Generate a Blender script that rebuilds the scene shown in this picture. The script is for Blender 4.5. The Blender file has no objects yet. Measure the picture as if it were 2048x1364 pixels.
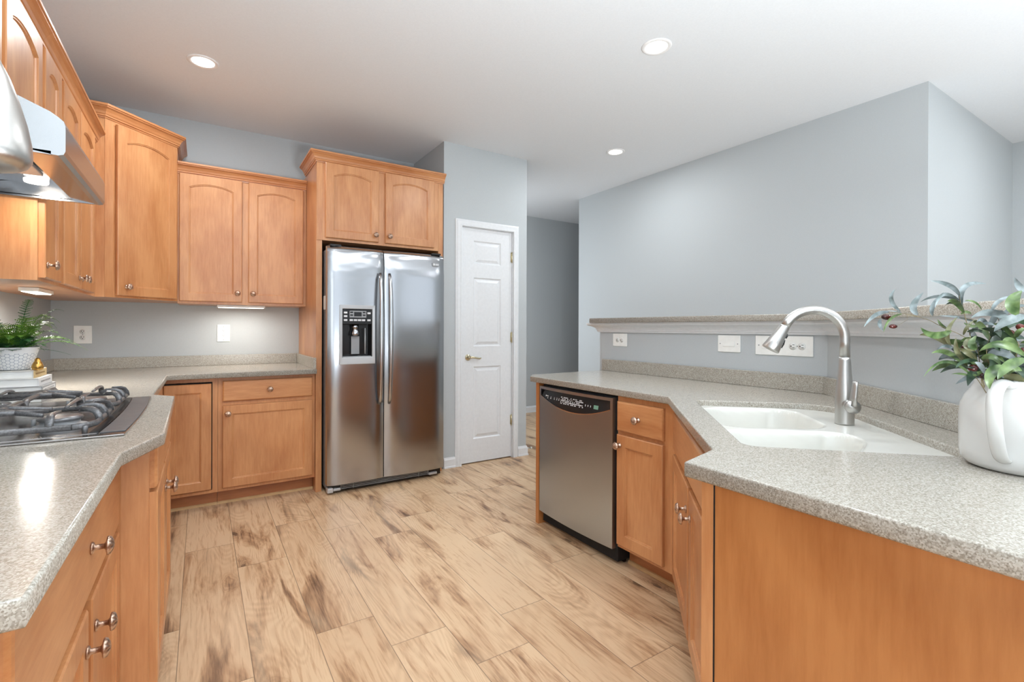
import bpy, bmesh, math, random
from mathutils import Vector, Matrix, geometry
SC = bpy.context.scene
COL = SC.collection
PI = math.pi
random.seed(7)

# ------------------------------------------------------------------ camera, world, exposure, big lights
YAW, PITCH, ROLL, FPX, HORIZ, EYE = .5715, -.0019, .0034, 967.5, 657.9, 1.2
def make_camera():
    S, C = math.sin(YAW), math.cos(YAW); sp, cp = math.sin(PITCH), math.cos(PITCH)
    fwd = Vector((S*cp, C*cp, sp)); up = Vector((-S*sp, -C*sp, cp)); rt = Vector((C, -S, 0))
    cr, sr = math.cos(ROLL), math.sin(ROLL)
    r2 = rt*cr + up*sr; u2 = up*cr - rt*sr
    cam = bpy.data.cameras.new('camera'); o = bpy.data.objects.new('camera', cam); COL.objects.link(o)
    m = Matrix.Identity(4)
    for i in range(3):
        m[i][0] = r2[i]; m[i][1] = u2[i]; m[i][2] = -fwd[i]
    m[2][3] = EYE
    o.matrix_world = m
    cam.sensor_width = 36; cam.lens = 36*FPX/2048
    cam.shift_y = -(682-HORIZ)/2048
    cam.clip_start = .02
    SC.camera = o
make_camera()
SC.view_settings.view_transform = 'Standard'
SC.view_settings.look = 'None'
SC.view_settings.exposure = 0.06
SC.view_settings.gamma = 1.0
SC.view_settings.use_curve_mapping = False
W = bpy.data.worlds.new('world'); SC.world = W; W.use_nodes = True
bg = W.node_tree.nodes['Background']
bg.inputs[0].default_value = (.84, .92, 1.0, 1); bg.inputs[1].default_value = 1.7

ZC = 2.787                      # ceiling height
def area(name, loc, rot, sx, sy, power, col=(1, .97, .93), shape='RECTANGLE', portal=False, spread=None):
    l = bpy.data.lights.new(name, 'AREA'); l.shape = shape; l.size = sx; l.size_y = sy
    l.energy = power; l.color = col
    if spread: l.spread = spread
    if portal: l.cycles.is_portal = True
    o = bpy.data.objects.new(name, l); COL.objects.link(o); o.location = loc; o.rotation_euler = rot
    return o
# daylight portals at the window openings behind the camera
area('daylight_portal', (.95, -2.84, 1.35), (-PI/2, 0, PI), 2.6, 2.5, 1, portal=True)
area('daylight_portal', (4.3, -2.84, 1.35), (-PI/2, 0, PI), 2.4, 2.5, 1, portal=True)
area('daylight_portal', (-.85, -1.4, 1.5), (0, -PI/2, 0), 2.0, 1.8, 1, portal=True)  # unseen opening added in the left wall to light the half wall
# unseen fill lights added behind the camera to brighten the ceiling
UP = (.88, .95, 1.0)
area('window_daylight', (-.84, -1.4, 1.5), (0, -PI/2, 0), 1.9, 1.7, 22, (.90, .95, 1.0))  # added lamp inside the left opening, brightens the half wall side
area('uplighter_lamp', (.6, -.8, .8), (PI, 0, 0), .7, .7, 162, UP, 'DISK')
area('uplighter_lamp', (3.4, -.7, .9), (PI, 0, 0), .6, .6, 36, UP, 'DISK')
area('window_daylight', (2.61, 5.0, 1.5), (0, -PI/2, 0), 1.9, .95, 14, (.90, .95, 1.0))  # added lamp in the hall opening, brightens the hall
CAN_POWER = 11
CANS = [(.008, 3.439), (2.155, 1.856), (3.131, 3.159)]
CANS_UNSEEN = [(0.55, 1.25), (2.15, -.6), (.3, -1.3), (4.6, .2), (4.6, -1.6)]
def can_light(x, y, p=CAN_POWER):
    area('can_lamp', (x, y, ZC-.012), (0, 0, 0), .12, .12, p, (.93, .97, 1.0), 'DISK')
for x, y in CANS + CANS_UNSEEN: can_light(x, y)

# ------------------------------------------------------------------ materials
def srgb(r, g, b):
    f = lambda c: (c/255/12.92) if c/255 <= .04045 else ((c/255+.055)/1.055)**2.4
    return (f(r), f(g), f(b), 1)
def base_mat(name, col=(.5, .5, .5, 1), rough=.5, metal=0, **kw):
    m = bpy.data.materials.new(name); m.use_nodes = True
    b = m.node_tree.nodes['Principled BSDF']
    b.inputs['Base Color'].default_value = col; b.inputs['Roughness'].default_value = rough
    b.inputs['Metallic'].default_value = metal
    for k, v in kw.items(): b.inputs[k.replace('_', ' ')].default_value = v
    return m
def nt(m): return m.node_tree.nodes, m.node_tree.links, m.node_tree.nodes['Principled BSDF']
def noise_col(m, c1, c2, scale, stretch=(1, 1, 1), detail=4, lo=.35, hi=.65, bump=0, rough=None, coord='Object', rot=None):
    N, L, b = nt(m)
    tc = N.new('ShaderNodeTexCoord'); mp = N.new('ShaderNodeMapping'); mp.inputs['Scale'].default_value = stretch
    if rot: mp.inputs['Rotation'].default_value = rot
    no = N.new('ShaderNodeTexNoise'); no.inputs['Scale'].default_value = scale; no.inputs['Detail'].default_value = detail
    cr = N.new('ShaderNodeValToRGB'); cr.color_ramp.elements[0].position = lo; cr.color_ramp.elements[1].position = hi
    cr.color_ramp.elements[0].color = c1; cr.color_ramp.elements[1].color = c2
    L.new(tc.outputs[coord], mp.inputs[0]); L.new(mp.outputs[0], no.inputs[0]); L.new(no.outputs[0], cr.inputs[0]); L.new(cr.outputs[0], b.inputs['Base Color'])
    if bump:
        bp = N.new('ShaderNodeBump'); bp.inputs['Strength'].default_value = bump; bp.inputs['Distance'].default_value = .002
        L.new(no.outputs[0], bp.inputs['Height']); L.new(bp.outputs[0], b.inputs['Normal'])
    if rough is not None: b.inputs['Roughness'].default_value = rough
    return m
def wood_mat(name, c_lo, c_hi, horizontal=False, rough=.34):
    """cabinet maple: long soft grain plus broad cloudy figure and a few small flecks"""
    m = base_mat(name, c_hi, rough); N, L, b = nt(m)
    b.inputs['Coat Weight'].default_value = .25; b.inputs['Coat Roughness'].default_value = .25
    tc = N.new('ShaderNodeTexCoord'); info = N.new('ShaderNodeObjectInfo')
    add = N.new('ShaderNodeVectorMath'); add.operation = 'MULTIPLY_ADD'
    add.inputs[1].default_value = (1, 1, 1)
    cmb = N.new('ShaderNodeCombineXYZ')
    mul = N.new('ShaderNodeMath'); mul.operation = 'MULTIPLY'; mul.inputs[1].default_value = 17
    L.new(info.outputs['Random'], mul.inputs[0]); L.new(mul.outputs[0], cmb.inputs[0]); L.new(mul.outputs[0], cmb.inputs[1]); L.new(mul.outputs[0], cmb.inputs[2])
    L.new(tc.outputs['Object'], add.inputs[0]); L.new(cmb.outputs[0], add.inputs[2])
    mp = N.new('ShaderNodeMapping'); mp.inputs['Scale'].default_value = (1.2, 9, 9) if horizontal else (9, 9, 1.0)
    L.new(add.outputs[0], mp.inputs[0])
    n1 = N.new('ShaderNodeTexNoise'); n1.inputs['Scale'].default_value = 9; n1.inputs['Detail'].default_value = 6; n1.inputs['Roughness'].default_value = .6
    L.new(mp.outputs[0], n1.inputs[0])
    mp2 = N.new('ShaderNodeMapping'); mp2.inputs['Scale'].default_value = (1, 2.5, 2.5) if horizontal else (2.5, 2.5, 1)
    L.new(add.outputs[0], mp2.inputs[0])
    n2 = N.new('ShaderNodeTexNoise'); n2.inputs['Scale'].default_value = 2.2; n2.inputs['Detail'].default_value = 2
    n2.inputs['Distortion'].default_value = .6
    L.new(mp2.outputs[0], n2.inputs[0])
    mx = N.new('ShaderNodeMix'); mx.data_type = 'FLOAT'; mx.inputs[0].default_value = .62
    L.new(n1.outputs[0], mx.inputs[2]); L.new(n2.outputs[0], mx.inputs[3])
    cr = N.new('ShaderNodeValToRGB'); cr.color_ramp.elements[0].position = .36; cr.color_ramp.elements[1].position = .62
    cr.color_ramp.elements[0].color = c_lo; cr.color_ramp.elements[1].color = c_hi
    L.new(mx.outputs[0], cr.inputs[0]); L.new(cr.outputs[0], b.inputs['Base Color'])
    bp = N.new('ShaderNodeBump'); bp.inputs['Strength'].default_value = .05; bp.inputs['Distance'].default_value = .001
    L.new(n1.outputs[0], bp.inputs['Height']); L.new(bp.outputs[0], b.inputs['Normal'])
    return m
def steel_mat(name, col=(.60, .60, .61, 1), rough=.24, axis='Z', amt=.05):
    m = base_mat(name, col, rough, 1.0); N, L, b = nt(m)
    tc = N.new('ShaderNodeTexCoord'); mp = N.new('ShaderNodeMapping')
    mp.inputs['Scale'].default_value = {'Z': (300, 300, 2), 'X': (2, 300, 300), 'Y': (300, 2, 300)}[axis]
    no = N.new('ShaderNodeTexNoise'); no.inputs['Scale'].default_value = 1; no.inputs['Detail'].default_value = 3
    mr = N.new('ShaderNodeMapRange'); mr.inputs['To Min'].default_value = rough-amt; mr.inputs['To Max'].default_value = rough+amt
    L.new(tc.outputs['Object'], mp.inputs[0]); L.new(mp.outputs[0], no.inputs[0]); L.new(no.outputs[0], mr.inputs[0]); L.new(mr.outputs[0], b.inputs['Roughness'])
    b.inputs['Anisotropic'].default_value = .5
    return m
def speckle_mat(name, cols, rough=.17):
    m = base_mat(name, cols[1], rough); N, L, b = nt(m)
    tc = N.new('ShaderNodeTexCoord')
    vo = N.new('ShaderNodeTexVoronoi'); vo.inputs['Scale'].default_value = 420
    no = N.new('ShaderNodeTexNoise'); no.inputs['Scale'].default_value = 160; no.inputs['Detail'].default_value = 4; no.inputs['Roughness'].default_value = .7
    L.new(tc.outputs['Object'], vo.inputs[0]); L.new(tc.outputs['Object'], no.inputs[0])
    sep = N.new('ShaderNodeSeparateColor'); L.new(vo.outputs['Color'], sep.inputs[0])
    mx = N.new('ShaderNodeMix'); mx.data_type = 'FLOAT'; mx.inputs[0].default_value = .5
    L.new(sep.outputs[0], mx.inputs[2]); L.new(no.outputs[0], mx.inputs[3])
    cr = N.new('ShaderNodeValToRGB'); e = cr.color_ramp.elements
    e[0].position = .2; e[0].color = cols[0]; e[1].position = .8; e[1].color = cols[2]
    e2 = e.new(.5); e2.color = cols[1]
    L.new(mx.outputs[0], cr.inputs[0]); L.new(cr.outputs[0], b.inputs['Base Color'])
    return m
def floor_mat():
    m = base_mat('oak_planks', srgb(190, 160, 130), .36); N, L, b = nt(m)
    PW, PL = .225, 1.22
    def math_(op, a, bb=None, c=None):
        n = N.new('ShaderNodeMath'); n.operation = op
        for i, v in enumerate((a, bb, c)):
            if v is None: continue
            if isinstance(v, (int, float)): n.inputs[i].default_value = v
            else: L.new(v, n.inputs[i])
        return n.outputs[0]
    tc = N.new('ShaderNodeTexCoord'); sx = N.new('ShaderNodeSeparateXYZ'); L.new(tc.outputs['Object'], sx.inputs[0])
    X, Y = sx.outputs[0], sx.outputs[1]
    xs = math_('DIVIDE', math_('ADD', X, 10+FLOOR_OFF), PW)
    row = math_('FLOOR', xs); fx = math_('FRACT', xs)
    w1 = N.new('ShaderNodeTexWhiteNoise'); w1.noise_dimensions = '1D'; L.new(row, w1.inputs['W'])
    ys = math_('ADD', math_('DIVIDE', math_('ADD', Y, 10), PL), w1.outputs['Value'])
    brd = math_('FLOOR', ys); fy = math_('FRACT', ys)
    w2 = N.new('ShaderNodeTexWhiteNoise'); w2.noise_dimensions = '2D'
    cv = N.new('ShaderNodeCombineXYZ'); L.new(row, cv.inputs[0]); L.new(brd, cv.inputs[1]); L.new(cv.outputs[0], w2.inputs['Vector'])
    off = N.new('ShaderNodeVectorMath'); off.operation = 'SCALE'; off.inputs['Scale'].default_value = 13
    L.new(w2.outputs['Color'], off.inputs[0])
    vec = N.new('ShaderNodeVectorMath'); vec.operation = 'ADD'; L.new(tc.outputs['Object'], vec.inputs[0]); L.new(off.outputs[0], vec.inputs[1])
    def noise(scale, st, detail=4, rough=.55, dist=0):
        mp = N.new('ShaderNodeMapping'); mp.inputs['Scale'].default_value = st; L.new(vec.outputs[0], mp.inputs[0])
        n = N.new('ShaderNodeTexNoise'); n.inputs['Scale'].default_value = scale; n.inputs['Detail'].default_value = detail
        n.inputs['Roughness'].default_value = rough; n.inputs['Distortion'].default_value = dist
        L.new(mp.outputs[0], n.inputs[0]); return n.outputs[0]
    grain = noise(30, (2.8, .16, 1), 6, .6, .15)         # fine long streaks
    cloud = noise(2.6, (2.4, .75, 1), 3, .5, .7)          # broad light / dark drift in a board
    smear = noise(3.0, (2.7, .50, 1), 5, .6, .8)        # brown smudges round the knots
    # growth rings: contour lines of a slow field
    field = noise(1.5, (3.2, .62, 1), 1, .4, .35)
    rings = math_('SINE', math_('MULTIPLY', field, 210))
    rings = math_('MULTIPLY', math_('ADD', rings, 1), .5)
    # knots
    mp = N.new('ShaderNodeMapping'); mp.inputs['Scale'].default_value = (4.4, 1.7, 1); L.new(vec.outputs[0], mp.inputs[0])
    vo = N.new('ShaderNodeTexVoronoi'); vo.inputs['Scale'].default_value = 1.1; vo.inputs['Randomness'].default_value = 1
    # warp the lookup so that the knots are ragged
    nw = N.new('ShaderNodeTexNoise'); nw.inputs['Scale'].default_value = 9; nw.inputs['Detail'].default_value = 3; L.new(mp.outputs[0], nw.inputs[0])
    wv = N.new('ShaderNodeVectorMath'); wv.operation = 'MULTIPLY_ADD'; wv.inputs[1].default_value = (.17, .17, 0)
    L.new(nw.outputs['Color'], wv.inputs[0]); L.new(mp.outputs[0], wv.inputs[2]); L.new(wv.outputs[0], vo.inputs[0])
    kd = vo.outputs['Distance']
    def mr(v, a, bb, c=0, d=1):
        n = N.new('ShaderNodeMapRange'); n.interpolation_type = 'SMOOTHSTEP'
        n.inputs['From Min'].default_value = a; n.inputs['From Max'].default_value = bb
        n.inputs['To Min'].default_value = c; n.inputs['To Max'].default_value = d; L.new(v, n.inputs[0]); return n.outputs[0]
    knot = mr(kd, .01, .085, 1, 0)
    halo = mr(kd, .03, .32, 1, 0)
    kr = math_('MULTIPLY', math_('ADD', math_('SINE', math_('MULTIPLY', kd, 150)), 1), .5)
    smud = math_('MULTIPLY', math_('MULTIPLY', mr(smear, .48, .76), math_('ADD', math_('MULTIPLY', grain, 1.2), .4)), .70)
    dark = math_('ADD', math_('MULTIPLY', knot, .75), smud)
    dark = math_('ADD', dark, math_('MULTIPLY', math_('MULTIPLY', halo, kr), .22))
    dark = math_('ADD', dark, math_('MULTIPLY', math_('MULTIPLY', rings, mr(cloud, .40, .62)), .13))
    dark = math_('ADD', dark, math_('MULTIPLY', mr(grain, .46, .78), .30))
    dark = math_('ADD', dark, math_('MULTIPLY', halo, .20))
    dark = math_('ADD', dark, math_('MULTIPLY', math_('SUBTRACT', w2.outputs['Value'], .5), .10))
    dk = N.new('ShaderNodeClamp'); L.new(dark, dk.inputs[0])
    cr = N.new('ShaderNodeValToRGB'); e = cr.color_ramp.elements
    e[0].position = 0; e[0].color = srgb(216, 186, 150); e[1].position = 1; e[1].color = srgb(84, 60, 42)
    for p, c in ((.12, srgb(202, 168, 132)), (.3, srgb(180, 143, 108)), (.6, srgb(134, 101, 74))):
        q = e.new(p); q.color = c
    L.new(dk.outputs[0], cr.inputs[0])
    light = mr(cloud, .45, .72)
    mx = N.new('ShaderNodeMix'); mx.data_type = 'RGBA'; mx.blend_type = 'MIX'
    L.new(math_('MULTIPLY', light, .45), mx.inputs[0]); L.new(cr.outputs[0], mx.inputs[6]); mx.inputs[7].default_value = srgb(226, 198, 162)
    # seams
    ex = math_('MINIMUM', fx, math_('SUBTRACT', 1, fx)); ex = math_('MULTIPLY', ex, PW)
    ey = math_('MINIMUM', fy, math_('SUBTRACT', 1, fy)); ey = math_('MULTIPLY', ey, PL)
    ed = math_('MINIMUM', ex, ey)
    seam = mr(ed, .0006, .0022, 1, 0)
    mx2 = N.new('ShaderNodeMix'); mx2.data_type = 'RGBA'
    L.new(math_('MULTIPLY', seam, .62), mx2.inputs[0]); L.new(mx.outputs[2], mx2.inputs[6]); mx2.inputs[7].default_value = srgb(70, 50, 36)
    L.new(mx2.outputs[2], b.inputs['Base Color'])
    bp = N.new('ShaderNodeBump'); bp.inputs['Strength'].default_value = .25; bp.inputs['Distance'].default_value = .0015
    L.new(math_('SUBTRACT', math_('MULTIPLY', grain, .25), seam), bp.inputs['Height']); L.new(bp.outputs[0], b.inputs['Normal'])
    return m
FLOOR_OFF = -.031
M = {}
M['floor'] = floor_mat()
M['wall'] = noise_col(base_mat('painted_wall', rough=.62), srgb(182, 187, 189), srgb(185, 190, 192), 180, bump=.03)
M['ceiling'] = noise_col(base_mat('ceiling_paint', rough=.8), srgb(224, 228, 232), srgb(227, 231, 235), 120, bump=.02)
M['white'] = noise_col(base_mat('white_trim_paint', rough=.35), srgb(221, 223, 225), srgb(225, 227, 229), 40)
M['wood'] = wood_mat('maple_upright', srgb(180, 118, 72), srgb(206, 149, 100))
M['woodh'] = wood_mat('maple_level', srgb(180, 118, 72), srgb(206, 149, 100), True)
M['woodd'] = wood_mat('maple_crown', srgb(176, 112, 66), srgb(200, 140, 92), True)
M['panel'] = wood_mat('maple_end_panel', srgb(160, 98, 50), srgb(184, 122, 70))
M['kick'] = wood_mat('maple_kick', srgb(160, 98, 56), srgb(182, 118, 72), True)
M['shoe'] = noise_col(base_mat('pale_shoe_moulding', rough=.5), srgb(196, 160, 112), srgb(208, 174, 126), 20, (1, 1, 8))
M['counter'] = speckle_mat('speckled_solid_surface', [srgb(132, 125, 113), srgb(169, 163, 152), srgb(195, 191, 182)])
M['steel'] = steel_mat('brushed_steel', (.42, .43, .45, 1), .19, 'Z', 0)
M['steel_h'] = steel_mat('brushed_steel_level', (.46, .47, .48, 1), .26, axis='Y', amt=.02)
M['steel_dw'] = steel_mat('brushed_steel_dark', (.42, .47, .53, 1), .30, 'Z', 0)
M['nickel'] = steel_mat('brushed_nickel', (.55, .54, .52, 1), .33, 'Z', .03)
M['chrome'] = base_mat('bright_metal', (.78, .78, .78, 1), .14, 1)
M['knob'] = noise_col(base_mat('antique_nickel', rough=.33, metal=.95), srgb(150, 118, 98), srgb(214, 190, 172), 90, detail=2, rough=.33)
M['brass'] = base_mat('satin_brass', srgb(205, 196, 166), .28, 1)
M['grayside'] = noise_col(base_mat('grey_fridge_side', rough=.45), srgb(112, 112, 114), srgb(120, 120, 122), 60)
M['black'] = noise_col(base_mat('black_plastic', rough=.22), (.006, .006, .007, 1), (.012, .012, .013, 1), 30)
M['dark'] = noise_col(base_mat('dark_void', rough=.8), (.004, .004, .004, 1), (.008, .008, .008, 1), 30)
M['gray'] = base_mat('grey_plastic', srgb(150, 152, 154), .35)
M['lightgray'] = base_mat('silver_plastic', srgb(190, 193, 196), .32, .3)
M['button'] = base_mat('button_white', srgb(220, 222, 224), .35)
M['lcd'] = base_mat('green_display', srgb(110, 150, 130), .3)
M['plate'] = noise_col(base_mat('white_plastic', rough=.28), srgb(238, 238, 234), srgb(243, 243, 239), 30)
M['sink'] = noise_col(base_mat('white_sink', rough=.16), srgb(212, 211, 204), srgb(217, 216, 209), 8)
M['ceramic'] = noise_col(base_mat('white_ceramic', rough=.12), srgb(204, 204, 201), srgb(209, 209, 206), 8)
M['iron'] = noise_col(base_mat('cast_iron', rough=.34, metal=.5), srgb(92, 92, 93), srgb(116, 116, 118), 200, bump=.1)
M['capm'] = noise_col(base_mat('burner_cap_grey', rough=.33, metal=.6), srgb(118, 118, 120), srgb(140, 140, 142), 60)
M['strip'] = noise_col(base_mat('cooktop_edge_grey', rough=.4, metal=.0), srgb(84, 87, 90), srgb(94, 97, 100), 60)
M['ctsteel'] = steel_mat('cooktop_steel', (.36, .34, .33, 1), .2, 'Y')
M['glow'] = bpy.data.materials.new('lamp_glow'); M['glow'].use_nodes = True
def emission(m, col, s):
    N, L, b = nt(m); b.inputs['Emission Color'].default_value = col; b.inputs['Emission Strength'].default_value = s; b.inputs['Base Color'].default_value = col
emission(M['glow'], (1, .97, .92, 1), 7)
M['glow2'] = bpy.data.materials.new('strip_glow'); M['glow2'].use_nodes = True; emission(M['glow2'], (1, .93, .82, 1), 4)
M['baffle'] = base_mat('white_baffle', srgb(238, 238, 238), .4)

# ------------------------------------------------------------------ geometry helpers
class MB:
    def __init__(s): s.v = []; s.f = []; s.sm = []
    def add(s, vs, fs, smooth=False, mat=None):
        n = len(s.v)
        s.v += [tuple(mat @ Vector(v)) if mat is not None else tuple(v) for v in vs]
        s.f += [tuple(i+n for i in f) for f in fs]; s.sm += [smooth]*len(fs)
        return s
    def box(s, x0, x1, y0, y1, z0, z1, mat=None):
        vs = [(x, y, z) for x in (x0, x1) for y in (y0, y1) for z in (z0, z1)]
        fs = [(0, 1, 3, 2), (4, 6, 7, 5), (0, 4, 5, 1), (2, 3, 7, 6), (0, 2, 6, 4), (1, 5, 7, 3)]
        return s.add(vs, fs, False, mat)
    def lathe(s, prof, n=32, mat=None, smooth=True, cap=True):
        vs = []; fs = []
        for r, z in prof:
            for k in range(n): a = 2*PI*k/n; vs.append((r*math.cos(a), r*math.sin(a), z))
        for i in range(len(prof)-1):
            for k in range(n): k2 = (k+1) % n; fs.append((i*n+k, i*n+k2, (i+1)*n+k2, (i+1)*n+k))
        if cap:
            if prof[0][0] > 1e-5: fs.append(tuple(reversed(range(n))))
            if prof[-1][0] > 1e-5: fs.append(tuple((len(prof)-1)*n+k for k in range(n)))
        return s.add(vs, fs, smooth, mat)
    def tube(s, pts, r, n=12, cap=True, mat=None, flat=None):
        """round tube along pts; r a number or a list; flat=(a,b) scales the section across/along"""
        P = [Vector(p) for p in pts]; R = r if isinstance(r, (list, tuple)) else [r]*len(P)
        vs = []; fs = []; up = None
        for i, p in enumerate(P):
            t = (P[min(i+1, len(P)-1)]-P[max(i-1, 0)]).normalized()
            if up is None:
                up = Vector((0, 0, 1)) if abs(t.z) < .9 else Vector((1, 0, 0))
            a = t.cross(up).normalized(); b_ = a.cross(t).normalized(); up = b_
            fa, fb = flat if flat else (1, 1)
            for k in range(n):
                c, d = math.cos(2*PI*k/n), math.sin(2*PI*k/n)
                vs.append(tuple(p+a*c*R[i]*fa+b_*d*R[i]*fb))
        for i in range(len(P)-1):
            for k in range(n): k2 = (k+1) % n; fs.append((i*n+k, i*n+k2, (i+1)*n+k2, (i+1)*n+k))
        if cap: fs.append(tuple(reversed(range(n)))); fs.append(tuple((len(P)-1)*n+k for k in range(n)))
        return s.add(vs, fs, True, mat)
    def sweep(s, path, prof, closed=False, mat=None):
        """profile [(out, z)] closed loop swept on a level XY path; out is to the right of travel, corners mitred"""
        n = len(path); m = len(prof); vs = []; fs = []
        for i in range(n):
            p = Vector(path[i])
            d1 = (p-Vector(path[i-1])).normalized() if (i > 0 or closed) else None
            d2 = (Vector(path[(i+1) % n])-p).normalized() if (i < n-1 or closed) else None
            if d1 is None: d1 = d2
            if d2 is None: d2 = d1
            n1 = Vector((d1.y, -d1.x)); n2 = Vector((d2.y, -d2.x)); b_ = (n1+n2).normalized(); k = 1/max(.2, b_.dot(n1))
            for o, z in prof: q = p+b_*o*k; vs.append((q.x, q.y, z))
        for i in range(n if closed else n-1):
            j = (i+1) % n
            for k in range(m): k2 = (k+1) % m; fs.append((i*m+k, j*m+k, j*m+k2, i*m+k2))
        if not closed: fs.append(tuple(range(m))); fs.append(tuple((n-1)*m+k for k in reversed(range(m))))
        return s.add(vs, fs, False, mat)
    def prism(s, loop, z0, z1, mat=None):
        n = len(loop); vs = [(x, y, z0) for x, y in loop]+[(x, y, z1) for x, y in loop]
        fs = [tuple(reversed(range(n))), tuple(range(n, 2*n))]+[(i, (i+1) % n, n+(i+1) % n, n+i) for i in range(n)]
        return s.add(vs, fs, False, mat)
    def build(s, name, mat, parent=None, bevel=0, seg=2, loc=None, subsurf=0, smooth=None, **props):
        me = bpy.data.meshes.new(name); me.from_pydata(s.v, [], s.f)
        sm = s.sm if smooth is None else [smooth]*len(s.f)
        me.polygons.foreach_set('use_smooth', sm); me.update()
        b = bmesh.new(); b.from_mesh(me); bmesh.ops.recalc_face_normals(b, faces=b.faces); b.to_mesh(me); b.free()
        me.materials.append(M[mat] if isinstance(mat, str) else mat)
        o = bpy.data.objects.new(name, me); COL.objects.link(o)
        if parent: o.parent = parent
        if loc: o.location = loc
        if bevel:
            md = o.modifiers.new('bevel', 'BEVEL'); md.width = bevel; md.segments = seg; md.limit_method = 'ANGLE'; md.angle_limit = .6
        if subsurf:
            md = o.modifiers.new('ss', 'SUBSURF'); md.levels = subsurf; md.render_levels = subsurf
        for k, v in props.items(): o[k] = v
        return o
def RZ(a): return Matrix.Rotation(a, 4, 'Z')
def T(x, y, z): return Matrix.Translation((x, y, z))
RX90 = Matrix.Rotation(PI/2, 4, 'X')      # local z -> -y
def thing(name, label, cat, loc=(0, 0, 0), rot=0, group=None):
    o = bpy.data.objects.new(name, None); COL.objects.link(o); o.location = loc; o.rotation_euler = (0, 0, rot)
    o.empty_display_size = .05
    return tag(o, label, cat, group)
def tag(o, label, cat, group=None):
    o['label'] = label; o['category'] = cat
    if group: o['group'] = group
    return o
def struct(o): o['kind'] = 'structure'; return o
def curve_slab(name, loops, z0, z1, bev, mat, parent=None, res=2):
    """flat slab with optional holes and rounded edges"""
    cu = bpy.data.curves.new(name, 'CURVE'); cu.dimensions = '2D'; cu.fill_mode = 'BOTH'
    for lp in loops:
        sp = cu.splines.new('POLY'); sp.points.add(len(lp)-1); sp.use_cyclic_u = True
        for i, (x, y) in enumerate(lp): sp.points[i].co = (x, y, 0, 1)
    cu.extrude = (z1-z0)/2-bev; cu.bevel_depth = bev; cu.bevel_resolution = res; cu.offset = -bev
    tmp = bpy.data.objects.new('tmp', cu); COL.objects.link(tmp); bpy.context.view_layer.update()
    dg = bpy.context.evaluated_depsgraph_get()
    me = bpy.data.meshes.new_from_object(tmp.evaluated_get(dg)); bpy.data.objects.remove(tmp)
    me.name = name
    for v in me.vertices: v.co.z += (z0+z1)/2
    bm = bmesh.new(); bm.from_mesh(me); bmesh.ops.remove_doubles(bm, verts=bm.verts, dist=1e-5); bm.to_mesh(me); bm.free()
    me.materials.clear(); me.materials.append(M[mat])
    o = bpy.data.objects.new(name, me); COL.objects.link(o)
    if parent: o.parent = parent
    return o
def offset_loop(lp, d):
    """shrink a CCW loop by d"""
    n = len(lp); out = []
    for i in range(n):
        p0, p1, p2 = Vector(lp[i-1]), Vector(lp[i]), Vector(lp[(i+1) % n])
        d1 = (p1-p0).normalized(); d2 = (p2-p1).normalized()
        n1 = Vector((-d1.y, d1.x)); n2 = Vector((-d2.y, d2.x)); b_ = (n1+n2)
        b_ = b_.normalized() if b_.length > 1e-6 else n1
        out.append(tuple(p1+b_*d/max(.3, b_.dot(n1))))
    return out

# ------------------------------------------------------------------ knobs, doors, drawers
def knob_mesh():
    mb = MB(); n = 40
    prof = [(0, 0), (.0105, 0), (.0115, .0015), (.010, .004), (.0052, .006), (.0048, .019), (.0075, .0215), (.0165, .0235), (.0172, .0255), (.0155, .0295), (.010, .0325), (.004, .034), (0, .0343)]
    vs = []; fs = []
    for r, z in prof:
        for k in range(n):
            a = 2*PI*k/n; g = (k % 5 == 0) and r > .002 and z > .026
            rr = r*(.93 if g else 1); vs.append((rr*math.cos(a), rr*math.sin(a), z-(.0022 if g else 0)))
    for i in range(len(prof)-1):
        for k in range(n): k2 = (k+1) % n; fs.append((i*n+k, i*n+k2, (i+1)*n+k2, (i+1)*n+k))
    mb.add(vs, fs, True, RX90)
    return mb
KM = None; KS = 1.12
def add_knob(parent, x, z, y=-.0):
    """knob stands out of the local -y face"""
    global KM
    if KM is None:
        o = knob_mesh().build('knob', 'knob', parent); KM = o.data
    else:
        o = bpy.data.objects.new('knob', KM); COL.objects.link(o); o.parent = parent
    o.location = (x, y, z); o.scale = (KS, KS, KS); return o
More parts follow.
